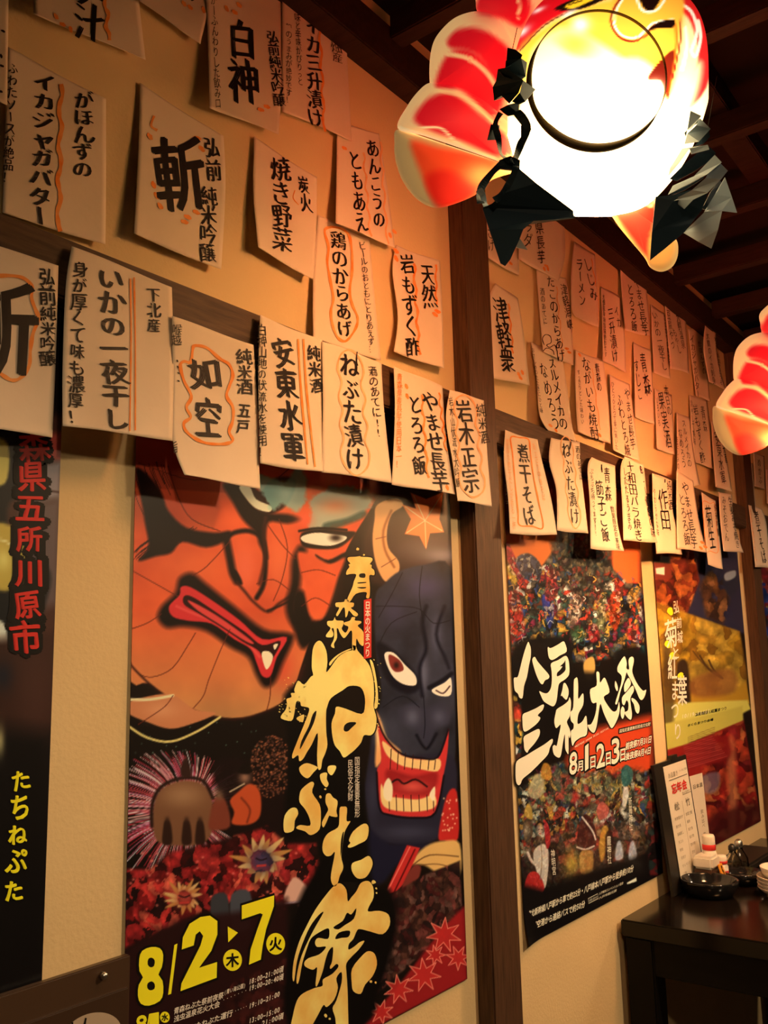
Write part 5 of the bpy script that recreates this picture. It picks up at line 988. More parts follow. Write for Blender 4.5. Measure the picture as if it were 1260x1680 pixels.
# ================================================================== GOLDFISH LANTERNS
# A lantern is modelled in its own frame: x to its side, y up, z out of its face; one unit is one frame pixel at the lantern's distance.
M_BODY = glowing('painted_lantern_paper', LANTERN_GLOW, (-25, -112, 42, 230))
M_FIN = glowing('painted_fin_paper', FIN_GLOW)
M_RING = mat('dark_lantern_ring', (0.075, 0.05, 0.02), 0.6, 0.2)
M_CORD = mat('black_cord', (0.01, 0.008, 0.007), 0.7, 0.2)
BACK_BOOST = 9.5  # extra glow on the unseen back half, added to light the wall
LC = (997.0, 165.0)                              # the pixel the lantern's middle shows at
def lantern_matrix(px, D, size=None):
    """frame of a lantern whose middle is D metres deep in the room, seen at px"""
    p = CAM + rays([px])[0] * D; k = (size or D) / F; ax = (M[0], M[1], -M[2])
    m = Matrix.Identity(4)
    for i in range(3): m[i][0], m[i][1], m[i][2], m[i][3] = ax[0][i] * k, ax[1][i] * k, ax[2][i] * k, p[i]
    return m
def local(P, z=0.0):
    P = np.atleast_2d(np.asarray(P, float)); return at_depth(np.stack([P[:, 0] - LC[0], LC[1] - P[:, 1]], 1), z)
OFF = np.array([LC[0] - 630, 840 - LC[1]])
def at_depth(xy, z):
    return (xy + OFF) * (1 - np.asarray(z, float) / F)[..., None] - OFF
def paint_mesh(o, V, base, paint, back=None):
    q = (V[:, :2] + OFF) / (1 - V[:, 2:] / F) - OFF; c = Canvas(np.stack([q[:, 0] + LC[0], LC[1] - q[:, 1]], 1), base); paint(c)
    if back is not None:
        k = np.clip((-20 - V[:, 2]) / 30, 0, 1)[:, None]; set_print(o.data, lin(np.clip(c.c, 0, 255)) * (1 - k) + lin(back(V)) * BACK_BOOST * k); return
    set_print(o.data, np.clip(lin(np.clip(c.c, 0, 255)), 0.0, 1.0))
def pillow(name, outline, zf, bulge, base, paint, material, parent, m, centre=None, rings=16, thick=4, sub=6):
    """an inflated paper panel over a wire outline; zf(x, y) gives the middle surface's depth"""
    P = local(spline(outline, True, sub)); n = len(P); c = local([centre])[0] if centre is not None else P.mean(0)
    V = []; Fc = []
    for side in (1, -1):
        b = len(V); V.append((c[0], c[1], zf(*c) + side * (bulge + thick)))
        for k in range(1, rings + 1):
            t = k / rings; h = side * (bulge * math.sqrt(max(0, 1 - t * t)) + thick * (1 if k < rings else .15))
            for q in P:
                x, y = c + (q - c) * t; V.append((x, y, zf(x, y) + h))
        for i in range(n):
            j = (i + 1) % n; a = [(b, b + 1 + i, b + 1 + j)]
            for k in range(rings - 1):
                p0 = b + 1 + k * n; a.append((p0 + i, p0 + n + i, p0 + n + j, p0 + j))
            Fc += a if side == 1 else [tuple(reversed(q)) for q in a]
    f0, b0 = 1 + (rings - 1) * n, 1 + rings * n + 1 + (rings - 1) * n
    for i in range(n):
        j = (i + 1) % n; Fc.append((f0 + i, b0 + i, b0 + j, f0 + j))
    V = np.array(V); V[:, :2] = at_depth(V[:, :2], V[:, 2]); o = mesh_obj(name, V, Fc, material, parent, smooth=True); paint_mesh(o, V, base, paint)
    return o
CREAM = (255, 200, 130); FRED = (225, 22, 34); EDGE = (255, 222, 160)
def paint_tail(c):
    c.frame(640, 0, 2.032)
    for lobe in ([(290, 40), (300, -20), (330, -60), (430, -60), (470, 20), (440, 90), (370, 60)], [(190, 140), (215, 105), (260, 92), (310, 100), (360, 130), (400, 180), (380, 300), (340, 260), (300, 190), (250, 165), (205, 160)], [(185, 190), (240, 165), (300, 190), (345, 260), (380, 330), (330, 410), (290, 350), (235, 300), (190, 298), (150, 285)],
                 [(80, 400), (120, 335), (180, 310), (240, 330), (320, 400), (420, 480), (400, 520), (340, 515), (240, 470), (150, 440)]):
        c.poly(lobe, FRED, 7)
    c.blob((330, 40), 60, 40, (250, 60, 50), .5); c.blob((290, 230), 50, 60, (252, 60, 56), .35); c.blob((260, 400), 120, 40, (252, 90, 80), .35)
    c.stroke([(190, 180), (260, 195), (320, 240), (360, 300)], 16, CREAM, 3); c.stroke([(150, 300), (230, 315), (300, 365), (345, 410)], 15, CREAM, 3)
    c.stroke([(30, 428), (150, 462), (260, 500), (350, 530)], 13, EDGE, 2); c.stroke([(110, 425), (170, 428), (215, 470), (260, 500)], 8, EDGE, 2); c.stroke([(415, -40), (430, 20), (425, 60)], 8, CREAM, 2)
    c.stroke([(250, 500), (310, 560)], 6, EDGE, 2)
def paint_under(c):
    c.frame(640, 0, 2.032)
    c.poly([(70, 470), (160, 490), (260, 510), (350, 545), (320, 620), (270, 655), (190, 690), (140, 660), (100, 570)], (214, 60, 24), 10); c.poly([(120, 590), (200, 570), (290, 640), (190, 690), (150, 680)], (196, 14, 10), 12, a=.8)
    c.stroke([(30, 430), (150, 466), (260, 503), (350, 530)], 9, EDGE, 2); c.blob((300, 580), 60, 40, (252, 190, 110), .6)
def paint_pelvic(c):
    c.frame(640, 0, 2.032)
    c.poly([(720, 690), (760, 665), (880, 660), (885, 720), (870, 800), (880, 880), (850, 850), (790, 770), (735, 700)], (235, 50, 34), 6); c.poly([(870, 780), (945, 800), (940, 870), (900, 900), (860, 870)], (250, 170, 80), 6)
    c.stroke([(690, 650), (740, 640), (800, 655), (885, 670)], 12, EDGE, 3); c.stroke([(730, 690), (745, 668), (790, 665), (885, 690)], 9, EDGE, 2.5); c.poly([(700, 600), (860, 590), (885, 640), (780, 645), (700, 650)], (255, 210, 110), 8)
def paint_body(c):
    Wt = (255, 208, 140); Y = (255, 178, 50); R = (214, 10, 22)
    c.frame(780, 0, 2.625)
    c.poly([(-300, -300), (1300, -300), (1300, 60), (1000, 330), (960, 300), (1010, 150), (900, -20), (560, -10), (420, 40), (290, 110), (190, 215), (90, 230), (-100, 300)], R, 4, True)
    c.poly([(180, 230), (300, 115), (430, 45), (560, 0), (880, -30), (890, 100), (870, 240), (830, 420), (740, 330), (420, 120), (260, 200), (225, 330), (170, 500)], Y, 14); c.blob((430, 190), 90, 70, (255, 190, 40), .8); c.blob((800, 280), 60, 60, (255, 180, 40), .8)
    c.blob((300, 520), 60, 110, Y, .35)
    c.stroke([(190, 220), (300, 108), (430, 40), (560, -4)], 5, (60, 6, 6), 1.2)
    c.poly([(880, -60), (1010, 20), (1010, 330), (930, 460), (905, 430), (960, 250), (930, 100), (870, 20)], (226, 34, 30), 5); c.stroke([(868, -10), (885, 120), (872, 240), (826, 425)], 7, (120, 8, 12), 1.6); c.stroke([(855, 60), (866, 180), (850, 300), (830, 400)], 9, (255, 96, 20), 2)
    for p in [[(880, 15), (930, 50), (955, 130), (935, 200)], [(960, 90), (970, 160), (950, 240), (930, 220), (945, 180)], [(905, 120), (910, 210), (890, 300)]]: c.stroke(p, 14, (255, 226, 190), 2)
    c.poly([(930, 300), (975, 270), (960, 380), (900, 520), (830, 560), (850, 440)], Wt, 14)
    # the curl above the mouth
    c.poly([(600, -20), (640, -20), (880, -20), (880, 90), (800, 100), (745, 150), (700, 185), (640, 180), (590, 140), (575, 70)], (255, 170, 50), 6)
    c.stroke([(640, -20), (600, 30), (585, 100), (620, 160), (680, 178), (735, 150), (770, 110), (850, 95)], 9, (120, 10, 10), 2); c.stroke([(648, -20), (612, 34), (597, 98), (626, 148), (680, 164), (726, 140), (765, 100), (850, 84)], 8, (255, 236, 200), 2)
    c.poly([(705, -30), (800, -30), (770, 40), (735, 45), (712, 10)], (24, 6, 4), 2); c.stroke([(690, -20), (712, 36), (745, 52), (785, 40), (815, 0)], 9, (255, 236, 200), 2)
    c.poly([(745, 130), (790, 95), (855, 84), (850, 118), (790, 122)], (24, 6, 4), 2)
    c.poly([(852, 215), (850, 300), (822, 420), (800, 350), (742, 340), (780, 280)], (110, 24, 8), 3)
    # swirl on the back and painted highlights
    c.poly([(340, 40), (400, 5), (470, -15), (560, -15), (520, 15), (430, 45)], (20, 8, 4), 2); c.poly([(385, 28), (420, 8), (470, -8), (520, -8), (480, 12), (420, 36)], (255, 190, 30), 2); c.stroke([(405, 20), (460, 2)], 5, (20, 8, 4), 1.5)
    c.blob((200, 138), 38, 16, (255, 232, 210), 1, -.6); c.blob((270, 44), 30, 9, (255, 220, 200), 1, -.4); c.blob((400, 60), 34, 10, (255, 226, 200), 1, -.5); c.blob((452, 105), 40, 36, (255, 236, 200), 1)
def superell(n1, n2, rx, ry, rz, e, tap):
    V = []; Fc = []
    for i in range(n1 + 1):
        a = math.pi * i / n1 - math.pi / 2
        for j in range(n2):
            b = 2 * math.pi * j / n2; d = np.array([math.cos(a) * math.sin(b), math.sin(a), math.cos(a) * math.cos(b)])
            r = 1 / (abs(d[0]) ** e + abs(d[1]) ** e + abs(d[2]) ** e) ** (1 / e); p = d * r
            k = 1 - tap * max(0, -p[1] - .15); V.append((p[0] * rx * k, p[1] * ry, p[2] * rz * k))
    for i in range(n1):
        for j in range(n2):
            q = (j + 1) % n2; Fc.append((i * n2 + j, i * n2 + q, (i + 1) * n2 + q, (i + 1) * n2 + j))
    return np.array(V), Fc
def ring_mesh(name, P, w0, w1, material, parent):
    """hoop of wire and paper along the points P: thicker on its lower near side"""
    V = []; Fc = []; k = 8; n = len(P); c = P.mean(0)
    for i in range(n):
        d = P[i] - c; d = d / np.linalg.norm(d); a = 2 * math.pi * i / n
        wv = w0 + (w1 - w0) * max(0.0, math.cos(a - math.radians(122))) ** 0.8
        for j in range(k):
            b = 2 * math.pi * j / k; V.append(P[i] + d * wv * math.cos(b) + np.array([0, 0, 5 * math.sin(b)]))
    for i in range(n):
        for j in range(k): Fc.append((i * k + j, ((i + 1) % n) * k + j, ((i + 1) % n) * k + (j + 1) % k, i * k + (j + 1) % k))
    return mesh_obj(name, V, Fc, material, parent, smooth=True)
def make_lantern(m, label):
    t = empty('goldfish_lantern', (0, 0, 0)); t.matrix_world = m; tag(t, label, 'lantern', 'goldfish lanterns under the ceiling')
    RX, RY, RZ = 151, 165, 150
    SX, SY = -8, -12
    V, Fc = superell(220, 330, RX, RY, RZ, 3.2, .26); V[:, 0] += SX; V[:, 1] += SY
    o = mesh_obj('body', V, Fc, M_BODY, t, smooth=True); paint_mesh(o, V, (255, 208, 140), paint_body, lambda V: np.where(V[:, 1:2] > -60 + 30 * np.sin(V[:, 0:1] / 30), np.array([[238, 74, 48.]]), np.array([[255, 176, 108.]]))); o['label'] = 'round white-hot body painted red'
    def zs(x, y):
        x = x - SX; y = y - SY
        k = 1 - .26 * max(0, -y / RY - .15); q = 1 - min(.97, abs(x / RX / k) ** 3.2 + abs(y / RY) ** 3.2); return RZ * k * q ** (1 / 3.2)
    def on_front(px, lift):
        q = local([px])[0]
        for _ in range(4): z = zs(*q) + lift; q = local([px], np.array([z]))[0]
        return np.array([q[0], q[1], z])
    HC, HX, HY = (981, 130), 112, 112
    hoop = np.array([on_front((HC[0] + HX * math.cos(a), HC[1] + HY * math.sin(a)), 3) for a in np.linspace(0, 2 * math.pi, 96, endpoint=False)])
    ring_mesh('mouth_hoop', hoop, 0.6, 8.5, M_RING, t)
    V = []; Fc = []; R = 60; n = 180
    for k in range(R + 1):
        q = k / R
        for i in range(n):
            a = 2 * math.pi * i / n; V.append(on_front((HC[0] + HX * .985 * q * math.cos(a), HC[1] + HY * .985 * q * math.sin(a)), 2 + 22 * (1 - q * q)))
    for k in range(R):
        for i in range(n): Fc.append((k * n + i, (k + 1) * n + i, (k + 1) * n + (i + 1) % n, k * n + (i + 1) % n))
    V = np.array(V); o = mesh_obj('mouth_panel', V, Fc, M_BODY, t, smooth=True)
    def pm(c):
        paint_body(c); c.frame(780, 0, 2.625); c.poly([(255, 330), (300, 180), (420, 240), (560, 270), (700, 250), (800, 330), (830, 420), (700, 620), (540, 640), (380, 590)], (255, 214, 150), 14)
        c.poly([(852, 215), (850, 300), (822, 420), (800, 350), (742, 340), (780, 280)], (90, 16, 6), 3); c.blob((775, 390), 40, 40, (255, 220, 160), 1)
    paint_mesh(o, V, (255, 214, 150), pm)
    X = lambda pts: [(640 + a / 2.032, b / 2.032) for a, b in pts]
    back = lambda x, y: -70 - 0.10 * abs(x + 60)
    pillow('tail_fin', X([(290, -60), (286, 10), (290, 38), (310, 100), (400, 190), (490, 170), (560, 60), (560, -90), (420, -150)]), lambda x, y: back(x, y) - 34, 18, CREAM, paint_tail, M_FIN, t, m)
    pillow('tail_fin', X([(133, 288), (132, 205), (145, 140), (175, 95), (215, 60), (260, 42), (300, 38), (350, 52), (400, 120), (440, 240), (440, 400), (360, 410), (270, 350), (190, 320), (145, 300)]), lambda x, y: back(x, y) - 12, 20, CREAM, paint_tail, M_FIN, t, m)
    pillow('tail_fin', X([(25, 427), (58, 352), (98, 300), (133, 276), (180, 282), (250, 300), (345, 360), (440, 470), (430, 560), (350, 534), (200, 482), (110, 452)]), lambda x, y: back(x, y) + 16, 20, CREAM, paint_tail, M_FIN, t, m)
    pillow('tail_fin', X([(24, 432), (14, 480), (18, 535), (40, 600), (80, 655), (130, 688), (182, 690), (280, 652), (340, 600), (430, 566), (350, 536), (200, 486), (110, 456)]), lambda x, y: back(x, y) + 4, 16, (176, 140, 84), paint_under, M_FIN, t, m)  # dull cream and deep reds paint in the underside's shade
    pillow('pelvic_fin', X([(680, 560), (850, 560), (890, 640), (886, 720), (886, 790), (950, 795), (960, 845), (942, 888), (905, 906), (868, 892), (845, 855), (770, 765), (725, 700), (680, 650)]), lambda x, y: -30 + .12 * y, 14, (255, 196, 110), paint_pelvic, M_FIN, t, m, centre=(640 + 810 / 2.032, 700 / 2.032))
    pillow('dorsal_fin', [(925, 30), (950, -50), (1020, -85), (1090, -55), (1112, 30), (1020, 45)], lambda x, y: -20, 12, FRED, lambda c: None, M_FIN, t, m, rings=8)
    # hanging cords up to the ceiling
    k = m.to_scale()[0]; inv = m.inverted()
    for dx in (-60, 90):
        a = m @ Vector((dx, 185, -20)); b = Vector((a.x + dx * k * .1, a.y, 2.56))
        o = tube('hanging_cord', [inv @ a, inv @ b], 1.2, M_CORD, t, 6)
    return t
D1 = 1.22
m1 = lantern_matrix(LC, D1)
lan = make_lantern(m1, 'big glowing red and white goldfish lantern, whole body in view under the ceiling')
def copy_thing(o, label, mw):
    c = o.copy(); COL.objects.link(c); c['label'] = label; c.matrix_world = mw
    for ch in list(o.children):
        d = ch.copy(); COL.objects.link(d); d.parent = c
    return c
D2 = 2.02
m2 = lantern_matrix((1401, 655), D2, D1)
lan2 = copy_thing(lan, 'farther goldfish lantern of which only the pale edged red tail shows', m2)

M_BODY_FAR = glowing('boosted_lantern_paper', LANTERN_GLOW * 2.7, (-25, -112, 42, 230))   # glow raised here to brighten the wall past the first post
for ch in lan2.children:
    if ch.name.startswith(('body', 'mouth_panel')):
        ch.material_slots[0].link = 'OBJECT'; ch.material_slots[0].material = M_BODY_FAR

# ---- cut paper ornaments hanging at the lantern's sides
M_NAVY = mat('navy_paper', (0.020, 0.050, 0.080), 0.55, 0.35, noise=(40, (0.032, 0.070, 0.105), 0.3, 0.7))
M_GREY = mat('grey_paper_lining', (0.58, 0.74, 0.88), 0.7, 0.2, noise=(30, (0.50, 0.66, 0.80), 0.3, 0.7))
K7 = lambda pts: local([(780 + a / 2.625, b / 2.625) for a, b in pts])
def fold(name, pts, zs, material, parent, thick=1.6):
    """a creased leaf of paper: corner points with their own depths, fan-triangulated and given the thickness of card"""
    P = K7(pts); z = np.broadcast_to(np.asarray(zs, float), (len(P),)); n = len(P)
    if material is M_GREY: z = z + 1.1 * (P[:, 0] - P[:, 0].min())          # the lining turns to the lantern
    P = at_depth(P, z)
    from mathutils.geometry import tessellate_polygon
    tr = tessellate_polygon([[Vector((a, b, 0)) for a, b in P]])
    A = np.column_stack([P, z + thick / 2]); B = np.column_stack([P, z - thick / 2])
    Fc = [tuple(q) for q in tr] + [tuple(i + n for i in reversed(q)) for q in tr] + [(i, (i + 1) % n, n + (i + 1) % n, n + i) for i in range(n)]
    o = mesh_obj(name, np.concatenate([A, B]), Fc, material, parent)
    bm = bmesh.new(); bm.from_mesh(o.data); bmesh.ops.recalc_face_normals(bm, faces=bm.faces); bm.to_mesh(o.data); bm.free()
    return o
def strip(name, pts, wid, z0, z1, material, parent, thick=1.6, twist=1.5):
    P = spline(K7(pts), False, 8); P = at_depth(P, np.full(len(P), (z0 + z1) / 2)); n = len(P); T = np.gradient(P, axis=0); N = np.stack([-T[:, 1], T[:, 0]], 1) / np.linalg.norm(T, axis=1)[:, None]
    V = []; Fc = []
    for i in range(n):
        t = i / (n - 1); a = twist * math.sin(t * math.pi * 2); wv = wid / 2 / 2.625; z = z0 + (z1 - z0) * t + 6 * math.sin(t * 6.28)
        for s in (-1, 1):
            for h in (-1, 1): V.append((P[i, 0] + N[i, 0] * wv * s * math.cos(a * .5), P[i, 1] + N[i, 1] * wv * s * math.cos(a * .5), z + s * wv * math.sin(a) + h * thick / 2))
    for i in range(n - 1):
        b = i * 4
        for p, q in ((0, 1), (1, 3), (3, 2), (2, 0)): Fc.append((b + p, b + q, b + 4 + q, b + 4 + p))
    Fc += [(0, 1, 3, 2), tuple((n - 1) * 4 + k for k in (2, 3, 1, 0))]
    o = mesh_obj(name, V, Fc, material, parent)
    bm = bmesh.new(); bm.from_mesh(o.data); bmesh.ops.recalc_face_normals(bm, faces=bm.faces); bm.to_mesh(o.data); bm.free()
    return o
def lattice_ornament(m, label):
    t = empty('paper_ornament', (0, 0, 0)); t.matrix_world = m; tag(t, label, 'paper ornament', 'navy cut-paper ornaments at the lanterns')
    Z = 150
    fold('paper_fold', [(138, 206), (172, 214), (202, 238), (192, 262), (130, 292), (134, 250)], [Z - 20, Z - 14, Z, Z, Z + 8, Z], M_NAVY, t)
    fold('paper_fold', [(130, 262), (196, 252), (222, 270), (216, 330), (190, 350), (120, 330), (96, 298), (128, 292)], [Z + 6, Z + 14, Z, Z - 10, Z + 12, Z + 18, Z, Z], M_NAVY, t)
    fold('paper_fold', [(96, 300), (128, 292), (206, 346), (186, 400), (146, 446), (112, 412), (80, 434), (74, 376), (88, 350)], [Z, Z + 16, Z + 22, Z + 10, Z, Z + 6, Z - 12, Z - 10, Z], M_NAVY, t)
    fold('paper_fold', [(204, 346), (258, 386), (214, 438), (186, 452), (158, 436), (190, 400)], [Z + 8, Z - 16, Z, Z + 8, Z, Z + 10], M_NAVY, t)
    fold('paper_fold', [(104, 470), (140, 452), (190, 440), (186, 492), (140, 500), (118, 484)], [Z, Z + 8, Z, Z - 4, Z + 6, Z], M_NAVY, t)
    strip('paper_strip', [(112, 478), (84, 540), (100, 600), (112, 660), (150, 700)], 24, Z - 6, Z + 6, M_NAVY, t)
    strip('paper_strip', [(178, 476), (222, 556), (196, 620), (172, 680), (156, 706)], 30, Z, Z + 8, M_NAVY, t)
    fold('paper_fold', [(66, 536), (104, 540), (98, 602), (50, 604)], [Z, Z - 12, Z - 10, Z], M_NAVY, t)
    fold('paper_fold', [(196, 540), (242, 556), (218, 600), (196, 620)], [Z, Z + 10, Z, Z], M_NAVY, t)
    fold('paper_fold', [(104, 690), (150, 672), (192, 690), (190, 740), (150, 730), (84, 726)], [Z, Z + 10, Z, Z + 4, Z + 10, Z], M_NAVY, t)
    strip('paper_strip', [(112, 706), (60, 760), (20, 820), (22, 880)], 30, Z - 4, Z + 4, M_NAVY, t, twist=1.0)
    strip('paper_strip', [(176, 710), (160, 760), (120, 830), (80, 866)], 26, Z + 8, Z + 16, M_NAVY, t, twist=1.0)
    strip('paper_strip', [(10, 820), (34, 850), (48, 886)], 22, Z + 4, Z, M_GREY, t, twist=.6)
    fold('paper_tip', [(190, 728), (262, 790), (420, 908), (426, 940), (330, 948), (250, 952), (206, 988), (190, 1030), (150, 1118), (128, 1146), (108, 1134), (60, 990), (30, 896), (70, 878), (130, 830)], [Z + 4, Z + 10, Z - 20, Z - 20, Z, Z + 8, Z + 14, Z + 10, Z, Z - 6, Z - 6, Z + 6, Z - 4, Z + 2, Z + 10], M_NAVY, t)
    fold('paper_tip', [(190, 1026), (224, 1076), (176, 1066)], [Z + 4, Z + 14, Z + 2], M_GREY, t)
    tube('hanging_thread', [(*at_depth(K7([(160, 210)]), np.array([Z - 12.]))[0], Z - 12), (*at_depth(K7([(180, 120)]), np.array([100.]))[0], 100)], .6, M_CORD, t, 5)
    return t
def folded_ornament(m, label):
    t = empty('paper_ornament', (0, 0, 0)); t.matrix_world = m; tag(t, label, 'paper ornament', 'navy cut-paper ornaments at the lanterns')
    Z = 122
    fold('paper_fold', [(926, 478), (972, 500), (930, 556), (912, 560)], [Z + 16, Z + 2, Z + 24, Z + 22], M_GREY, t); fold('paper_fold', [(966, 510), (1012, 556), (962, 610), (900, 620), (912, 576), (950, 540)], [Z - 16, Z - 26, Z, Z + 6, Z + 10, Z], M_GREY, t)
    fold('paper_fold', [(958, 512), (972, 520), (912, 560), (906, 590), (900, 572)], [Z + 2, Z, Z + 12, Z + 10, Z + 10], M_NAVY, t); fold('paper_fold', [(1004, 560), (1010, 590), (980, 622), (940, 632), (972, 600)], [Z - 8, Z - 8, Z + 6, Z + 8, Z + 6], M_NAVY, t)
    fold('paper_fold', [(890, 640), (968, 630), (1000, 624), (1006, 644), (930, 664), (922, 640), (880, 700), (830, 760), (838, 724)], [Z + 10, Z, Z, Z, Z + 16, Z + 18, Z + 22, Z + 20, Z + 18], M_GREY, t)
    fold('paper_fold', [(1000, 626), (1036, 660), (1000, 700), (940, 740), (868, 780), (836, 770), (900, 706), (950, 664)], [Z - 6, Z - 14, Z + 4, Z + 10, Z + 18, Z + 18, Z + 16, Z + 8], M_NAVY, t)
    fold('paper_fold', [(1030, 668), (1060, 700), (996, 752), (930, 790), (830, 838), (850, 800), (940, 760)], [Z - 4, Z - 8, Z + 14, Z + 18, Z + 24, Z + 22, Z + 16], M_GREY, t)
    fold('paper_fold', [(1016, 700), (1040, 690), (980, 770), (900, 820), (832, 846), (880, 800), (960, 750)], [Z + 10, Z + 8, Z + 20, Z + 26, Z + 28, Z + 28, Z + 22], M_NAVY, t)
    fold('paper_fold', [(1040, 690), (1086, 736), (1058, 772), (1000, 830), (938, 860), (900, 900), (850, 862), (930, 820), (990, 768)], [Z, Z - 10, Z + 4, Z + 14, Z + 20, Z + 20, Z + 26, Z + 26, Z + 20], M_GREY, t)
    fold('paper_fold', [(776, 848), (850, 840), (930, 816), (908, 836), (852, 866), (940, 850), (1000, 830), (976, 904), (900, 1000), (820, 1068), (752, 1122), (760, 1000)], [Z + 34, Z + 34, Z + 32, Z + 34, Z + 36, Z + 32, Z + 24, Z + 18, Z + 22, Z + 26, Z + 30, Z + 34], M_NAVY, t)
    fold('paper_fold', [(1050, 774), (1062, 790), (990, 904), (976, 900), (1010, 830)], [Z + 8, Z + 4, Z + 12, Z + 20, Z + 18], M_NAVY, t)
    fold('paper_tip', [(1074, 764), (1104, 850), (1126, 916), (1060, 908), (986, 912), (1030, 840)], [Z - 4, Z - 14, Z - 20, Z - 4, Z + 6, Z + 4], M_GREY, t)
    fold('paper_tip', [(986, 914), (1062, 908), (1044, 990), (1016, 1070), (960, 1040), (896, 1002)], [Z + 2, Z - 10, Z - 6, Z - 14, Z, Z + 6], M_GREY, t)
    tube('hanging_thread', [(*at_depth(K7([(1000, 556)]), np.array([Z - 20.]))[0], Z - 20), (*at_depth(K7([(1040, 330)]), np.array([40.]))[0], 40)], .5, M_CORD, t, 5)
    return t
orn = lattice_ornament(m1, 'lattice of navy cut paper ending in a dark pointed tip, beside the hot white body')
fold_o = folded_ornament(m1, 'stack of grey and navy folded paper on the ceiling side of the big lantern')
copy_thing(orn, 'dark paper ornament tip at the farther lantern, by its tail', lantern_matrix((1401, 655), D2, D1))

# ================================================================== TABLE AND WHAT STANDS ON IT
TZ = 0.70
M_TABLE = mat('black_brown_lacquer', (0.0055, 0.0042, 0.0034), 0.15, 0.3, noise=(5, (0.009, 0.006, 0.0045), 0.35, 0.7), stretch=(1, 6, 1))
M_TLEG = mat('black_brown_wood', (0.004, 0.0032, 0.0027), 0.5, 0.15)
TX0, TX1, TY0, TY1 = 2.075, 3.20, -0.78, -0.012
t = empty('dining_table', ((TX0 + TX1) / 2, (TY0 + TY1) / 2, 0)); tag(t, 'black brown dining table standing against the wall under the autumn poster', 'table')
under(t, box('tabletop', TX0, TX1, TY0, TY1, TZ - 0.036, TZ, M_TABLE, bev=0.003))
under(t, box('apron', TX0 + .065, TX1 - .065, TY0 + .02, TY0 + .042, TZ - 0.115, TZ - .036, M_TLEG)); under(t, box('apron', TX0 + .065, TX1 - .065, TY1 - .042, TY1 - .02, TZ - 0.115, TZ - .036, M_TLEG))
under(t, box('apron', TX0 + .012, TX0 + .034, TY0 + .065, TY1 - .065, TZ - 0.115, TZ - .036, M_TLEG)); under(t, box('apron', TX1 - .034, TX1 - .012, TY0 + .065, TY1 - .065, TZ - 0.115, TZ - .036, M_TLEG))
for a, b in ((TX0 + .006, TY0 + .006), (TX0 + .006, TY1 - .071), (TX1 - .071, TY0 + .006), (TX1 - .071, TY1 - .071)): under(t, box('leg', a, a + .065, b, b + .065, 0, TZ - .036, M_TLEG, bev=.004))

M_BLKGL = mat('black_glazed_ceramic', (0.010, 0.010, 0.011), 0.10, 0.6)
M_WCER = mat('white_ceramic', (0.74, 0.68, 0.58), 0.22, 0.5)
M_BLKPL = mat('black_plastic', (0.016, 0.014, 0.012), 0.4, 0.4)
M_WPL = mat('white_plastic', (0.72, 0.66, 0.56), 0.4, 0.4)
M_SHEET = mat('printed_menu_sheet', (0.72, 0.68, 0.58), 0.35, 0.4)
M_GREYINK = mat('grey_print', (0.22, 0.20, 0.16), 0.6, 0.2)
M_ORG = mat('orange_packet', (0.85, 0.33, 0.03), 0.45, 0.3)
# black bowl nearest the table's wall corner
p = on_level([(1133, 1472)], TZ)[0]; bx, by = p[0] + .045, p[1] - .035
b = lathe('black_bowl', [(0, 0.004), (0.046, 0.004), (0.050, 0), (0.054, 0.003), (0.066, 0.018), (0.070, 0.034), (0.0705, 0.039), (0.069, 0.040), (0.066, 0.037), (0.060, 0.022), (0.045, 0.010), (0, 0.009)], M_BLKGL); b.location = (bx, by, TZ); tag(b, 'glossy black round bowl on the table in front of the menu stand', 'bowl')
# menu stand: black binder standing on the table, leaning on the wall
def slab(name, quad, thick, material, parent, off=0.0):
    """a stiff panel with its four corners in place, thickness behind"""
    q = [Vector(v) for v in quad]; nrm = (q[1] - q[0]).cross(q[3] - q[0]).normalized()
    A = [v + nrm * off for v in q]; B = [v - nrm * thick for v in A]
    return mesh_obj(name, [tuple(v) for v in A + B], [(0, 1, 2, 3), (7, 6, 5, 4), (0, 4, 5, 1), (1, 5, 6, 2), (2, 6, 7, 3), (3, 7, 4, 0)], material, parent)
def wall_pt(px, off): return on_wall([px], off)[0]
ms_b = on_level([(1108, 1452)], TZ)[0]; 
bl = np.array([2.440, -0.046, TZ + .001]); br = np.array([2.560, -0.046, TZ + .001])
tl = wall_pt((1072, 1256), 0.018); tr = wall_pt((1125, 1238), 0.018)
bl[0] = tl[0] + .005; br[0] = tr[0] + .005
t = empty('menu_stand', ((bl + br) / 2)); tag(t, 'tall black menu stand holding a white printed sheet on the table', 'menu stand')
quad = [bl, br, tr, tl]
def onq(u, v): 
    a = bl * (1 - u) + br * u; c = tl * (1 - u) + tr * u; return a * (1 - v) + c * v
under(t, slab('black_cover', quad, .008, M_BLKPL, None))
pc = [onq(.52, .985), onq(.70, .985), onq(.70, 1.03), onq(.52, 1.03)]; under(t, slab('clip', pc, .012, M_BLKPL, None, .003))
under(t, slab('printed_sheet', [onq(.24, .04), onq(.95, .04), onq(.95, .965), onq(.24, .965)], .0006, M_SHEET, None, .0022))
def quad_surf(a, b, c, d):
    nrm = np.cross(b - a, d - a); nrm = nrm / np.linalg.norm(nrm)
    def f(V, l):
        u, v = V[:, :1], V[:, 1:2]
        return (a * (1 - u) + b * u) * (1 - v) + (d * (1 - u) + c * u) * v + nrm * np.broadcast_to(l, (len(V),))[:, None]
    return f
qsurf = quad_surf(bl, br, tr, tl)
I = Ink(); I.vertical = False
for i, ch in enumerate('忘年会'): I.char(ch, (.44 + i * .16, .775), (.155, 0), (0, .085), .03)
under(t, I.build('red_lettering', qsurf, M_REDP, None, .0040, 0)); I = Ink(); I.vertical = False
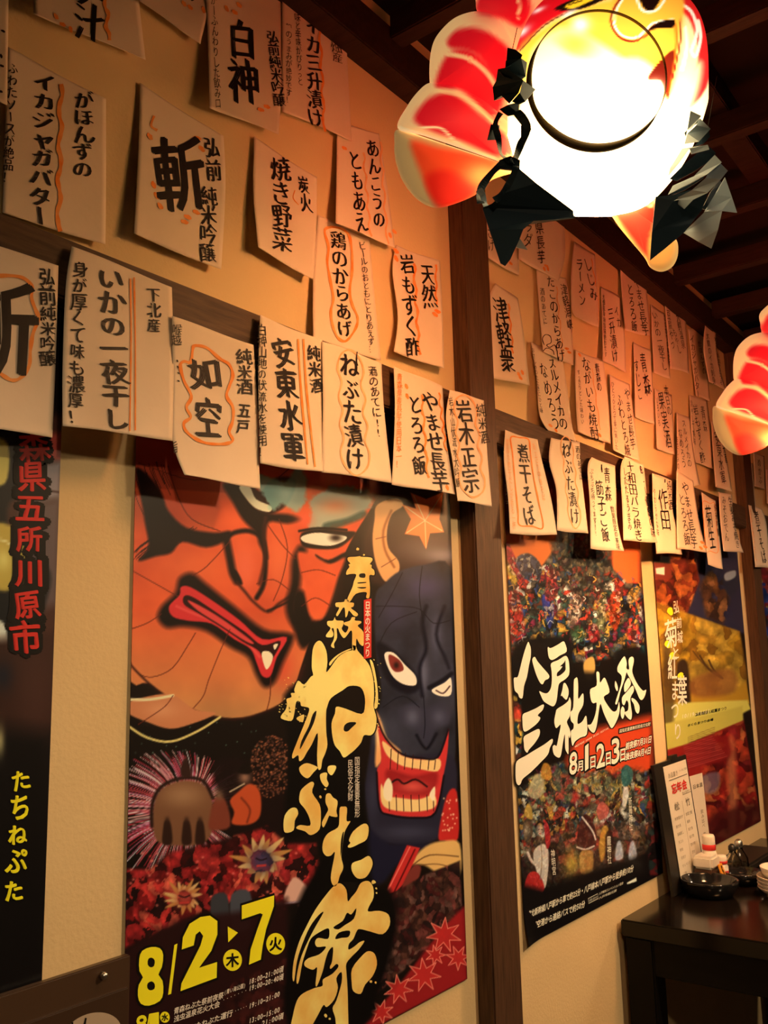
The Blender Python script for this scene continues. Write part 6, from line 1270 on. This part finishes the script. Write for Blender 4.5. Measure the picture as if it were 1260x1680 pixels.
for i, ch in enumerate('お品書き'): I.char(ch, (.36 + i * .075, .885), (.075, 0), (0, .045), .0)
for i, ch in enumerate('コースのご案内'): I.char(ch, (.68 + i * .036, .895), (.034, 0), (0, .02), .0)
I.add([(.33, .845), (.90, .845), (.90, .852), (.33, .852)], [(0, 1, 2, 3)]); I.add([(.66, .70), (.93, .70), (.93, .704), (.66, .704)], [(0, 1, 2, 3)])
for i, ch in enumerate('飲み放題付'): I.char(ch, (.68 + i * .05, .715), (.045, 0), (0, .022), .0)
for cxn, col in ((.44, ('刺身盛合せ', '焼き鳥', '茶碗蒸し', '天ぷら', '煮物', '貝焼き', 'せんべい汁', 'ご飯')), (.78, ('前菜三種', '鍋物', '焼き魚', '揚げ物', '酢の物', '漬物', '麺', '甘味'))):
    for i, ch in enumerate('松竹'[0 if cxn < .6 else 1]): I.char(ch, (cxn, .635), (.14, 0), (0, .07), .01)
    for r, wd in enumerate(col):
        for i, ch in enumerate(wd): I.char(ch, (cxn - .10 + i * .05, .545 - r * .06), (.048, 0), (0, .028), .0)
I.ribbon([(.61, .66), (.61, .08)], .006, False, 0, 1)
under(t, I.build('grey_lettering', qsurf, M_GREYINK, None, .0040, 0))
# slim white card stand beside it
x0, x1 = float(wall_pt((1133, 1300), .03)[0]), float(wall_pt((1150, 1300), .03)[0])
q = [wall_pt((1143, 1425), .045), wall_pt((1160, 1420), .045), wall_pt((1152, 1268), .022), wall_pt((1131, 1274), .022)]
t = empty('card_stand', (float((q[0][0] + q[1][0]) / 2), -.045, TZ)); tag(t, 'slim white card in a clear stand between menu stand and bottle', 'card stand')
q[0] = np.array([q[3][0] + .004, -.030, TZ + .012]); q[1] = np.array([q[2][0] + .004, -.030, TZ + .012])
under(t, slab('white_card', q, .0012, M_WPL, None)); under(t, box('foot', q[0][0] - .005, q[1][0] + .008, -.046, -.016, TZ, TZ + .014, M_BLKPL, bev=.002))
cq = q
csurf = quad_surf(*cq)
I = Ink(); I.vertical = False
for i, ch in enumerate('日本酒'): I.char(ch, (.25 + i * .26, .88), (.24, 0), (0, .05), .02)
for i, ch in enumerate('飲み比べ'): I.char(ch, (.62, .60 - i * .05), (.22, 0), (0, .05), .0)
for i, ch in enumerate('おすすめ'): I.char(ch, (.62, .36 - i * .05), (.22, 0), (0, .05), .02)
under(t, I.build('lettering', csurf, M_GREYINK, None, .0012, 0))
# pepper bottles with white caps
def spice(px, h, label, sc=1.0):
    p = on_level([px], TZ)[0]; t = empty('spice_bottle', (p[0], p[1], TZ)); tag(t, label, 'spice bottle', 'spice bottles on the table')
    k = sc
    lathe('bottle_body', [(0, 0), (.017 * k, 0), (.019 * k, .003), (.019 * k, h * .60), (.0165 * k, h * .66), (.015 * k, h * .68), (0, h * .68)], M_WPL, t, 28)
    lathe('red_band', [(.0193 * k, h * .30), (.0193 * k, h * .46)], M_REDP, t, 28)
    lathe('red_band', [(.0158 * k, h * .69), (.0175 * k, h * .70), (.0175 * k, h * .80), (.0158 * k, h * .81)], M_REDP, t, 28)
    lathe('cap', [(.015 * k, h * .68), (.0165 * k, h * .70), (.0165 * k, h * .95), (.014 * k, h), (0, h)], M_WPL, t, 28)
    return t
t = None
spice((1168, 1450), .125, 'tall white spice bottle with red bands beside the card stand'); spice((1186, 1448), .070, 'short white spice bottle with a red mark behind the toothpick box', .9)
# box of toothpicks: pale lid, brown base, orange packet leaning on it
p = on_level([(1148, 1455)], TZ)[0]; bx0 = p[0] + .012; by0 = p[1] + .004
t = empty('toothpick_box', (bx0, by0 - .02, TZ)); tag(t, 'square box with pale lid and brown base behind the black bowl', 'box')
bx1, by1 = bx0 + .012, by0 - .012
M_BRN = mat('brown_box', (0.075, 0.036, 0.020), 0.5, 0.3)
under(t, box('base', bx1 - .030, bx1 + .030, by1 - .030, by1 + .018, TZ, TZ + .046, M_BRN, bev=.003)); under(t, box('lid', bx1 - .032, bx1 + .032, by1 - .032, by1 + .020, TZ + .046, TZ + .078, M_WCER, bev=.006))
pk = [np.array([bx1 + .0, by1 - .040, TZ + .001])] * 4
pk = [np.array([bx1 + .004, by1 - .052, TZ + .002]), np.array([bx1 + .030, by1 - .052, TZ + .002]), np.array([bx1 + .030, by1 - .036, TZ + .055]), np.array([bx1 + .004, by1 - .036, TZ + .055])]
t = empty('sauce_packet', (pk[0] + pk[1]) / 2); tag(t, 'small orange packet leaning on the toothpick box', 'packet'); under(t, slab('packet_body', pk, .003, M_ORG, None))
ksurf = quad_surf(*pk)
I = Ink(); I.ribbon([(.35, .75), (.6, .6), (.4, .45), (.65, .25)], .12); I.dab((.5, .85), .06); under(t, I.build('black_mark', ksurf, M_BLACKP, None, .0012, 0))
# dark round dish and glass cruets
p = on_level([(1206, 1450)], TZ)[0]
b = lathe('sauce_dish', [(0, .003), (.040, .003), (.045, 0), (.050, .004), (.066, .020), (.070, .034), (.067, .035), (.058, .018), (.040, .008), (0, .008)], M_BLKGL); b.location = (p[0] + .02, p[1] - .018, TZ); b.scale = (.8, .8, .9); tag(b, 'low black round dish between packet and white dishes', 'dish')
M_GLASS = bpy.data.materials.new('clear_glass'); M_GLASS.use_nodes = True; g = M_GLASS.node_tree.nodes['Principled BSDF']; g.inputs['Transmission Weight'].default_value = 1.0; g.inputs['Roughness'].default_value = .03; g.inputs['IOR'].default_value = 1.45; g.inputs['Base Color'].default_value = (.9, .86, .78, 1)
M_SOY = mat('soy_sauce', (0.020, 0.008, 0.004), .15, .5)
def cruet(px, h, label, dark):
    p = on_level([px], TZ)[0]; t = empty('glass_cruet', (p[0], p[1], TZ)); tag(t, label, 'cruet', 'glass cruets on the table')
    lathe('glass_body', [(0, 0), (.022, 0), (.024, .004), (.022, h * .5), (.010, h * .72), (.009, h * .8), (.007, h * .8), (.008, h * .7), (.019, h * .48), (.021, .006), (0, .004)], M_GLASS, t, 28)
    if dark: lathe('sauce', [(0, .0045), (.0205, .0065), (.0195, h * .36), (0, h * .36)], M_SOY, t, 24)
    lathe('stopper', [(.0085, h * .78), (.011, h * .82), (.010, h * .93), (.004, h), (0, h)], M_BLKPL if dark else M_STEEL, t, 20)
cruet((1205, 1438), .085, 'dark soy cruet next to the short spice bottle', True); cruet((1216, 1436), .095, 'clear glass cruet with a metal stopper behind the white dishes', False)
# long black tray at the wall end, stack of white dishes
p = on_level([(1240, 1424)], TZ)[0]
t = box('black_tray', p[0] - .06, p[0] + .20, -.13, -.03, TZ, TZ + .022, M_BLKPL, bev=.006); rebase(t, (p[0], -.08, TZ)); tag(t, 'long flat black tray by the wall behind the cruets', 'tray')
p = on_level([(1254, 1476)], TZ)[0]; cxp, cyp = p[0] + .055, p[1] - .038; p = None
WORDS = ['lowest white dish of the stack, resting on the table', 'second white dish up in the stack at the table', 'third white dish up in the stack at the table', 'topmost flat white dish of the stack, under the bowl']
plate0 = None
for i in range(4):
    if plate0 is None:
        plate0 = lathe('small_dish', [(0, .003), (.030, .003), (.034, 0), (.037, .002), (.056, .012), (.066, .022), (.065, .024), (.054, .016), (.034, .007), (0, .007)], M_WCER, n=48); o = plate0
    else: o = plate0.copy(); COL.objects.link(o)
    o.location = (cxp, cyp, TZ + .0085 * i + .0002); tag(o, WORDS[i], 'dish', 'stack of white dishes')
o = lathe('small_bowl', [(0, .004), (.028, .004), (.031, 0), (.034, .003), (.052, .016), (.0575, .034), (.056, .035), (.050, .018), (.030, .009), (0, .009)], M_WCER, n=48); o.location = (cxp + .002, cyp, TZ + .0085 * 4 + .002); tag(o, 'white bowl crowning the stack of white dishes', 'bowl')
